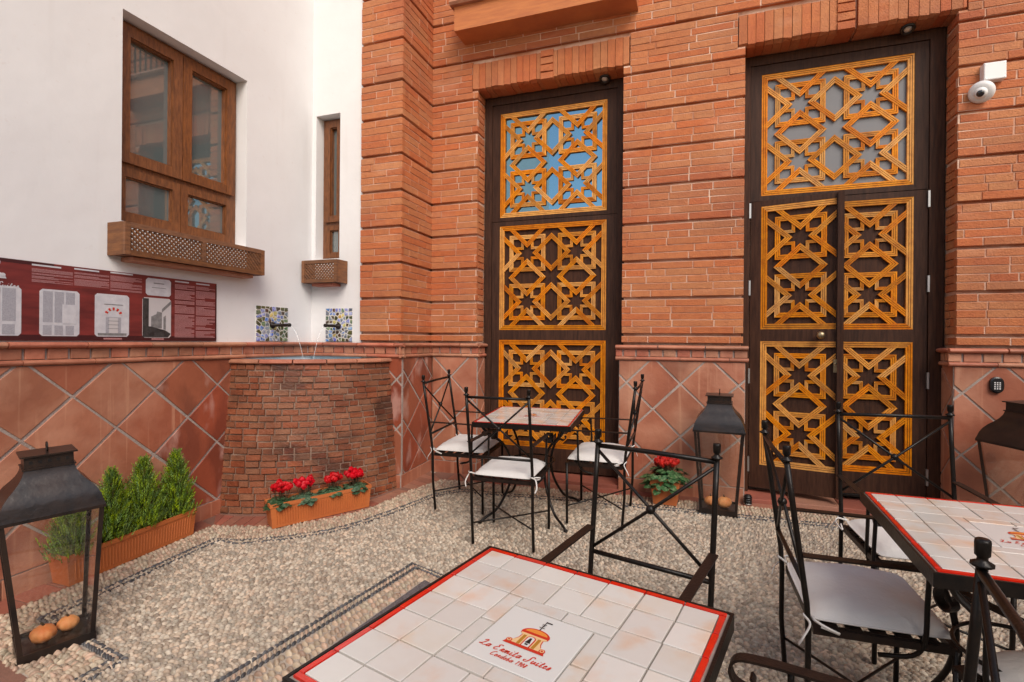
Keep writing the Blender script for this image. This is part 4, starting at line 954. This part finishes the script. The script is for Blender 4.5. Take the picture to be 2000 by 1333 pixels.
lantern('tall tin floor lantern between the potted cyclamen and the double door', .155, 3.80, -4, .014, [(-.05, .0, .040, 'round orange gourd near the left post inside the lantern by the double door'), (.035, -.01, .046, 'large orange gourd inside the lantern by the double door')])
lantern('tall tin floor lantern turned cornerwise under the black keypad', 1.76, 3.71, 28, .014, None, 1.12)

# ================================================================== PLANTERS AND PLANTS
def trough(name, lab, x, y, rot, L, W, Hh, ribs=True):
    t = thing(name, lab, 'planter', (x, y, fz(y)+.012), R_(rot), 'terracotta planter troughs', False); b = .82
    out = [(-L/2, -W/2), (L/2, -W/2), (L/2, W/2), (-L/2, W/2)]; kx = 1-.05; 
    def ring(k, kw, z): return [(p[0]*k, p[1]*kw, z) for p in out]
    V = ring(.955, .80, 0)+ring(.985, .95, Hh-.022)+ring(1.0, 1.0, Hh-.022)+ring(1.0, 1.0, Hh)+ring(.975, .90, Hh)+ring(.965, .86, Hh-.03)
    F = [(3, 2, 1, 0)]+[(i*4+j, i*4+(j+1) % 4, (i+1)*4+(j+1) % 4, (i+1)*4+j) for i in range(5) for j in range(4)]; V2 = V
    MB().add(V2, F).build('trough', M['terra'], t); MB().add(ring(.966, .862, Hh-.028), [(0, 1, 2, 3)]).build('soil', M['soil'], t)
    if ribs:
        nr = int(L/.0165)
        for s in (-1, 1):
            mb = MB()
            for i in range(2, nr-1):
                u = -L/2+L*i/nr; y0, y1 = s*W/2*.815, s*W/2*.935; mb.add([(u*.96-.0035, y0, .02), (u*.96+.0035, y0, .02), (u*.98+.0035, y1, Hh-.036), (u*.98-.0035, y1, Hh-.036), (u*.96, y0+s*.0035, .02), (u*.98, y1+s*.0035, Hh-.036)], [(0, 4, 5, 3), (4, 1, 2, 5), (0, 1, 4), (3, 5, 2)])
            mb.build('ribs', M['terra'], t)
    return t
trough('planter_trough', 'long ribbed terracotta trough holding four small cypresses by the tiled wall', -2.945, 2.02, 90, .70, .155, .155)
def cypress(lab, x, y, h, r, seed):
    rnd = random.Random(seed); t = thing('dwarf_cypress', lab, 'shrub', (x, y, fz(y)+.135), 0, 'small cypresses in the trough'); mb = MB(); tv = []
    MB().tube([(0, 0, -.02), (.004, 0, h*.45), (0, .003, h*.9)], [.007, .004, .0015], 6).build('trunk', M['stem'], t, True)
    for i in range(1700):
        f = rnd.random()**1.25; z = f*h*.95; R = r*(1-f)**.72*(.55+.45*min(1, f*5+.35)); a = rnd.uniform(0, 6.283); q = R*rnd.random()**.45*(1.3 if rnd.random() < .16 else .92)
        base = Vector((q*math.cos(a), q*math.sin(a), z)); d = Vector((math.cos(a)*(.32+.3*rnd.random()), math.sin(a)*(.32+.3*rnd.random()), 1)).normalized(); ln = rnd.uniform(.026, .062)*(1-.3*f)
        side = d.cross(Vector((rnd.uniform(-1, 1), rnd.uniform(-1, 1), rnd.uniform(-.3, .3)))).normalized(); tv0 = rnd.random()
        for k in range(5):
            s0 = base+d*ln*.2*k; w_ = (-1 if k % 2 else 1); tip = s0+d*ln*.34+side*w_*ln*.26*(1-.14*k); nrm = d.cross(side)*ln*.065
            mb.add([s0-nrm, s0+nrm+d*ln*.13, tip], [(0, 1, 2)]); tv.append(tv0)
        mb.add([base-side*.0012, base+side*.0012, base+d*ln*1.2], [(0, 1, 2)]); tv.append(tv0)
    me = mb.mesh('foliage', M['cyp']); me.attributes.new('tint', 'FLOAT', 'FACE').data.foreach_set('value', tv); O('crown', me, t)
for k, (yy, hh, lab) in enumerate(((2.285, .40, 'small green cypress in the trough, nearest the brick fountain'), (2.09, .41, 'small green cypress in the trough, second from the brick fountain'), (1.92, .385, 'small green cypress in the trough, third from the brick fountain'), (1.745, .30, 'shorter green cypress in the trough, farthest from the brick fountain'))): cypress(lab, -2.945, yy, hh, (.112, .118, .105, .12)[k], 70+k)
def cyclamen(lab, M0, seed, spread=.07, nl=26, nf=14, group=None, hf=.12):
    rnd = random.Random(seed); t = thing('cyclamen', lab, 'plant', M0, 0, group); lm = MB(); sm = MB(); fm = MB()
    for i in range(nl):
        a = rnd.uniform(0, 6.283); q = spread*rnd.random()**.5; c = Vector((q*math.cos(a), q*math.sin(a), rnd.uniform(.015, .05 if spread < .1 else .12)-q*(.25 if spread < .1 else .55))); R = rnd.uniform(.021, .032)*(1.25 if spread > .1 else 1)
        nrm = Vector((math.cos(a)*.5*q/spread+rnd.uniform(-.25, .25), math.sin(a)*.5*q/spread+rnd.uniform(-.25, .25), .8)).normalized(); e1 = nrm.cross(Vector((math.sin(a), -math.cos(a), .1))).normalized(); e2 = nrm.cross(e1)
        V = [c+nrm*.002]; hp = [(-.15, 0), (-.55, .35), (-.55, .75), (-.1, .98), (.45, .75), (.9, .28), (1.08, 0), (.9, -.28), (.45, -.75), (-.1, -.98), (-.55, -.75), (-.55, -.35)]
        V += [c+e1*p[0]*R+e2*p[1]*R-nrm*(.18*R*(p[1]**2))+nrm*rnd.uniform(-.001, .001) for p in hp]; lm.add(V, [(0, i2+1, (i2+1) % 12+1) for i2 in range(12)])
        sm.tube([(0, 0, -.01), (c*.6)+Vector((0, 0, -.01)), c-nrm*.001], .0015, 4)
    for i in range(nf):
        a = rnd.uniform(0, 6.283); q = spread*(.72 if spread < .1 else .48)*rnd.random()**.6; c = Vector((q*math.cos(a), q*math.sin(a), rnd.uniform(hf*.62, hf)))
        sm.tube([(c.x*.4, c.y*.4, .0), (c.x*.8, c.y*.8, c.z*.6), c], .0016, 4)
        for k in range(5):
            b = a+k*1.2566+rnd.uniform(-.25, .25); o = Vector((math.cos(b), math.sin(b), 0)); s2 = Vector((-math.sin(b), math.cos(b), 0)); L = rnd.uniform(.030, .040)*(hf/.115)**.3
            fm.add([c+o*.003-s2*.004, c+o*.003+s2*.004, c+o*.011+Vector((0, 0, L*.45))+s2*.016, c+o*.012+Vector((0, 0, L*.95))+s2*.011, c+o*.010+Vector((0, 0, L*1.1))-s2*.006, c+o*.015+Vector((0, 0, L*.5))-s2*.016], [(0, 1, 2, 5), (5, 2, 3, 4)])
    lm.build('leaves', M['leaf'], t, kind='stuff'); sm.build('stems', M['stem'], t); fm.build('blossoms', M['petal'], t)
pd = Vector((.54, .842, 0)); pn = Vector((-.842, .54, 0)); pc = Vector((-2.36, 2.865, 0))
trough('planter_trough', 'long ribbed terracotta trough with red cyclamens against the curved fountain', pc.x, pc.y, math.degrees(math.atan2(pd.y, pd.x)), .66, .145, .155)
for k, (s_, lab) in enumerate(((-.255, 'red cyclamen at the trough end nearest the cypresses'), (-.10, 'red cyclamen in the trough by the fountain, second from the cypresses'), (.075, 'red cyclamen in the trough by the fountain, third from the cypresses'), (.235, 'red cyclamen at the trough end nearest the small table'))):
    p = pc+pd*s_; cyclamen(lab, (p.x, p.y, fz(p.y)+.138), 90+k, .084, 62, 17, 'cyclamens in the trough by the fountain', .115)
tp = thing('plant_pot', 'square orange plastic pot in front of the pier between the doors', 'pot', (-.19, 3.86, fz(3.86)+.014), R_(-3), None, False)
def sq(k, z): return [(-k, -k, z), (k, -k, z), (k, k, z), (-k, k, z)]
V = sq(.078, 0)+sq(.100, .165)+sq(.104, .166)+sq(.104, .185)+sq(.096, .185)+sq(.094, .16); MB().add(V, [(3, 2, 1, 0)]+[(i*4+j, i*4+(j+1) % 4, (i+1)*4+(j+1) % 4, (i+1)*4+j) for i in range(5) for j in range(4)]).build('pot', M['terra'], tp); MB().add(sq(.0945, .163), [(0, 1, 2, 3)]).build('soil', M['soil'], tp)
cyclamen('bushy red cyclamen in the square orange pot beside the lantern', (-.19, 3.855, fz(3.86)+.185), 99, .160, 130, 64, None, .118)

# ================================================================== WALL FITTINGS
def lattice_box(name, lab, fn, L, Hh, dep, cols):
    """wooden window box; fn(u, z, d) with u along the wall, d out from it"""
    t = thing(name, lab, 'window box', fn(L/2, 0, 0), 0, 'wooden lattice window boxes'); inv = t.matrix_world.inverted(); g = lambda u, z, d: inv @ Vector(fn(u, z, d))
    def bx(nm, u0, u1, z0, z1, d0, d1): return MB().prism([(u0, z0), (u1, z0), (u1, z1), (u0, z1)], g, d0, d1, ch=.0).build(nm, M['bwood'], t)
    s = .028; e = .055
    for u0, u1 in ((0, .022), (L-.022, L)): bx('end_board', u0, u1, 0, Hh, .004, dep-.001)
    bx('stile', .0, s, .0015, Hh-.0015, dep, dep+.02); bx('stile', L-s, L, .0015, Hh-.0015, dep, dep+.02)
    bx('rail', s, L-s, 0, .028, dep, dep+.018); bx('rail', s, L-s, Hh-.028, Hh, dep, dep+.018); bx('bottom_board', .0225, L-.0225, .003, .016, .004, dep-.002)
    mid = [s]+([L/2-.012, L/2+.012] if cols == 2 else [])+[L-s]
    if cols == 2: bx('stile', L/2-.012, L/2+.012, .029, Hh-.029, dep, dep+.0195)
    for c in range(cols):
        a, b = mid[2*c], mid[2*c+1]; z0, z1 = .028, Hh-.028; hh = z1-z0; st = .0285
        for sg, d0 in ((1, dep+.003), (-1, dep+.0085)):
            x = a-hh
            while x < b+hh:
                w2 = .0052*1.414; P = [(x, z0), (x+2*w2, z0), (x+2*w2+hh, z1), (x+hh, z1)] if sg > 0 else [(x+hh, z0), (x+hh+2*w2, z0), (x+2*w2, z1), (x, z1)]
                for q in ((1, 0, b), (-1, 0, -a)): P = clip(P, *q) if len(P) > 2 else []
                if len(P) > 2 and area(P) > 1e-5: MB().prism(P, g, d0, d0+.0052).build('lattice_slat', M['bwood'], t)
                x += st
    return t
lattice_box('window_box', 'long wooden lattice window box under the large oak window', lambda u, z, d: (LX+d, 1.955+u, 1.752+z), .965, .18, .125, 2)
lattice_box('window_box', 'short wooden lattice window box under the slim window', lambda u, z, d: (-3.035+u, WB-d, 1.758+z), .345, .182, .12, 1)
for o_, a, b, lab in (('x', 2.03, 2.86, 'thin clay sill tile under the long window box'), ('y', -2.97, -2.76, 'thin clay sill tile under the short window box')):
    m_ = MB(); (m_.box((LX+.001, a, 1.728), (LX+.10, b, 1.7515)) if o_ == 'x' else m_.box((a, WB-.095, 1.735), (b, WB-.001, 1.7575))); m_.build('sill_tile', M['mould'], label=lab, cat='sill')
# ---- printed information panel on the long wall
ip = thing('information_panel', 'wide dark red printed history panel standing on the dado ledge', 'sign', (LX, 1.9, 1.28)); inv = ip.matrix_world.inverted()
ZL, ZH = 1.283, 1.668; U0_, U1_ = .55, 2.642
def fp(u, z, d): return inv @ Vector((LX+.003+d, u, z))
def pz(z): return ZL+(ZH-ZL)*z
MB().prism([(U0_, ZL), (U1_, ZL), (U1_, ZH), (U0_, ZH)], fp, 0, .008).build('board', M['panel'], ip)
def sheet(nm, u0, u1, z0, z1, ma, lv, cut=0, par=None):
    P = [(u0, pz(z0)), (u1, pz(z0)), (u1, pz(z1)), (u0, pz(z1))]
    if cut: c = .012; a, b, d, e = u0, u1, pz(z0), pz(z1); P = [(a+c, d), (b-c, d), (b, d+c), (b, e-c), (b-c, e), (a+c, e), (a, e-c), (a, d+c)]
    return MB().prism(P, fp, .006, .008+lv*.0006).build(nm, ma, par or ip)
sheet('dark_band', U0_, U1_, 0, .075, M['panel_dk'], 1); sheet('dark_band', U0_, 1.70, .955, 1.0, M['panel_dk'], 1)
sheet('dark_band', 2.633, U1_, .075, .98, M['panel_dk'], .8)
def lines(nm, u0, u1, z0, z1, n, ma, lv, seed):
    r = random.Random(seed); mb = MB(); st = (z1-z0)/n
    for i in range(n):
        e = u1 if r.random() < .72 else u0+(u1-u0)*r.uniform(.4, .95)
        if r.random() < .07: continue
        z = pz(z0+st*i); P = [(u0, z), (e, z), (e, z+(ZH-ZL)*st*.62), (u0, z+(ZH-ZL)*st*.62)]; mb.prism(P, fp, .006, .008+lv*.0006)
    mb.build(nm, ma, ip)
for a, b, z0, z1, k in ((1.608, 1.784, .745, .92, 1), (1.791, 1.961, .735, .93, 2), (1.968, 2.14, .72, .94, 3), (2.345, 2.478, .06, .92, 4), (2.489, 2.630, .06, .92, 5)):
    lines('text_block', a, b, z0, z1, 15 if k < 4 else 46, M['pink'], 2, k)
    sheet('text_heading', a, a+(b-a)*.7, z1+.03, z1+.05, M['paper'], 2)
def picture(u0, u1, z0, z1, ma, cut=1):
    return sheet('picture', u0, u1, z0, z1, ma, 2, cut)
for a, b in ((1.36, 1.567), (1.64, 1.816)):
    pc_ = picture(a, b, .06, .665, M['paper'])
    for c in range(3): u = a+.014+c*(b-a-.028)/3; sheet('newsprint', u, u+(b-a-.028)/3-.008, .24, .64, M['paper2'], 3, 0, pc_); sheet('newsprint', u, u+(b-a-.028)/3-.012, .075, .20, M['paper2'], 3, 0, pc_)
sheet('inset', 1.738, 1.800, .225, .48, M['paper'], 4.5, 0, ip)
p2 = picture(1.89, 2.069, .06, .665, M['paper'])
sheet('drawing', 1.945, 2.025, .08, .34, M['paper2'], 3, 0, p2); sheet('drawing', 1.962, 2.008, .10, .33, M['ph_lt'], 3.5, 0, p2); sheet('drawing', 1.905, 2.055, .075, .11, M['ph_md'], 3.6, 0, p2); sheet('drawing', 1.935, 2.035, .515, .525, M['ph_md'], 3.6, 0, p2)
for k in range(3): sheet('drawing', 1.955, 2.015, .17+k*.055, .178+k*.055, M['ph_md'], 3.8, 0, p2)
for i in range(11):
    a0, a1 = R_(8+i*15), R_(8+i*15+13); c = (1.985, pz(.35)); P = [(c[0]+r*math.cos(a), c[1]+r*math.sin(a)) for r, a in ((.034, a0), (.050, a0), (.050, a1), (.034, a1))]
    MB().prism(P, fp, .008, .0103).build('drawn_arch', M['ink_red'] if i % 2 else M['ph_lt'], p2)
p3 = picture(2.145, 2.32, .05, .665, M['ph_lt'])
def ph(u, z): return (2.145+.175*(u-2.265)/.12, pz(.05+.615*(z-.075)/.445))
for nm, P, ma, lv in (('photo_wall', [(2.266, .08), (2.290, .08), (2.290, .51), (2.266, .51)], 'ph_dk', 3), ('photo_ground', [(2.290, .08), (2.372, .08), (2.384, .12), (2.36, .16), (2.30, .20), (2.290, .20)], 'ph_dk', 3.2), ('photo_house', [(2.30, .19), (2.345, .18), (2.345, .36), (2.325, .37), (2.322, .34), (2.30, .31)], 'ph_md', 3.1), ('photo_eave', [(2.345, .36), (2.384, .46), (2.384, .50), (2.345, .40)], 'ph_md', 3.4), ('photo_door', [(2.352, .17), (2.362, .165), (2.362, .33), (2.352, .31)], 'ph_md', 3.5)):
    MB().prism([ph(u, z) for u, z in P], fp, .008, .008+lv*.0006).build(nm, M[ma], p3)
p4 = picture(2.164, 2.318, .70, .965, M['paper']); sheet('print_line', 2.21, 2.275, .885, .900, M['ph_md'], 3, 0, p4); sheet('print_line', 2.20, 2.285, .82, .828, M['ph_md'], 3, 0, p4)
for a, b in ((1.935, 2.03), (2.20, 2.275)): sheet('caption', a, b, .018, .042, M['pink'], 3)
mb = emblem(lambda x, y, lv: fp(1.435+x*.28, pz(.86)+y*.25, .0092+lv*.0002), True); mb.build('printed_logo', M['paper'], ip)
# ---- dome security camera
sc_ = thing('security_camera', 'white dome security camera on a square junction box by the double door', 'camera', (1.72, A, 2.93))
MB().prism([(-.055, .0), (.055, .0), (.055, .105), (-.055, .105)], lambda u, v, d: (u, -d, v), 0, .055, ch=.004).build('junction_box', M['white_p'], sc_)
for sx in (-1, 1):
    for z_ in (.010, .095): MB().lathe([(.0035, 0), (.0035, .001)], 8, (sx*.046, -.0555, z_), M=Matrix.Rotation(R_(90), 3, 'X')).build('screw', M['steel'], sc_)
Mr = (Matrix.Rotation(R_(-30), 3, 'Z') @ Matrix.Rotation(R_(118), 3, 'X')); cc = (-.056, -.030, -.060)
MB().lathe([(.050, -.012), (.062, .0), (.066, .012), (.062, .024), (.050, .034), (.036, .038)], 28, cc, M=Mr).build('housing', M['white_p'], sc_, True); MB().lathe([(.034, .030), (.033, .042), (.027, .056), (.022, .060)], 24, cc, M=Mr).build('ball', M['white_p'], sc_, True); MB().lathe([(.021, .058), (.018, .064), (.010, .068), (.003, .069)], 20, cc, M=Mr).build('lens', M['lens'], sc_, True)
# ---- keypad
kp = thing('door_keypad', 'small black oval keypad with white keys on the tile dado', 'keypad', (1.752, A-.015, 1.005))
MB().prism([(.036*math.cos(a)*(1 if abs(math.cos(a)) < .9 else .97), .046+.050*math.copysign(abs(math.sin(a))**.75, math.sin(a))) for a in np.linspace(0, 2*math.pi, 25)[:-1]], lambda u, v, d: (u, -d, v), 0, .020, ch=.006).build('body', M['black_p'], kp)
for r_ in range(4):
    for c_ in range(3): MB().box((-.0165+c_*.0125, -.0212, .020+r_*.0125), (-.0165+c_*.0125+.007, -.0198, .020+r_*.0125+.007)).build('key', M['white_p'], kp)
# ---- ribbed bollard light by the door
bl = thing('ribbed_floor_light', 'small black ribbed cylinder on the pavers between lantern and double door', 'floor light', (.352, 3.985, fz(3.985)+.008))
MB().lathe([(.026, 0)]+[(r, .004+i*.015+dz) for i in range(4) for r, dz in ((.027, 0), (.0275, .006), (.0275, .010), (.022, .011), (.022, .0148))]+[(.024, .066), (.018, .070)], 20).build('body', M['black_p'], bl, True); MB().lathe([(.0275, .005), (.0279, .008), (.0279, .010)], 20).build('band', M['steel'], bl, True)
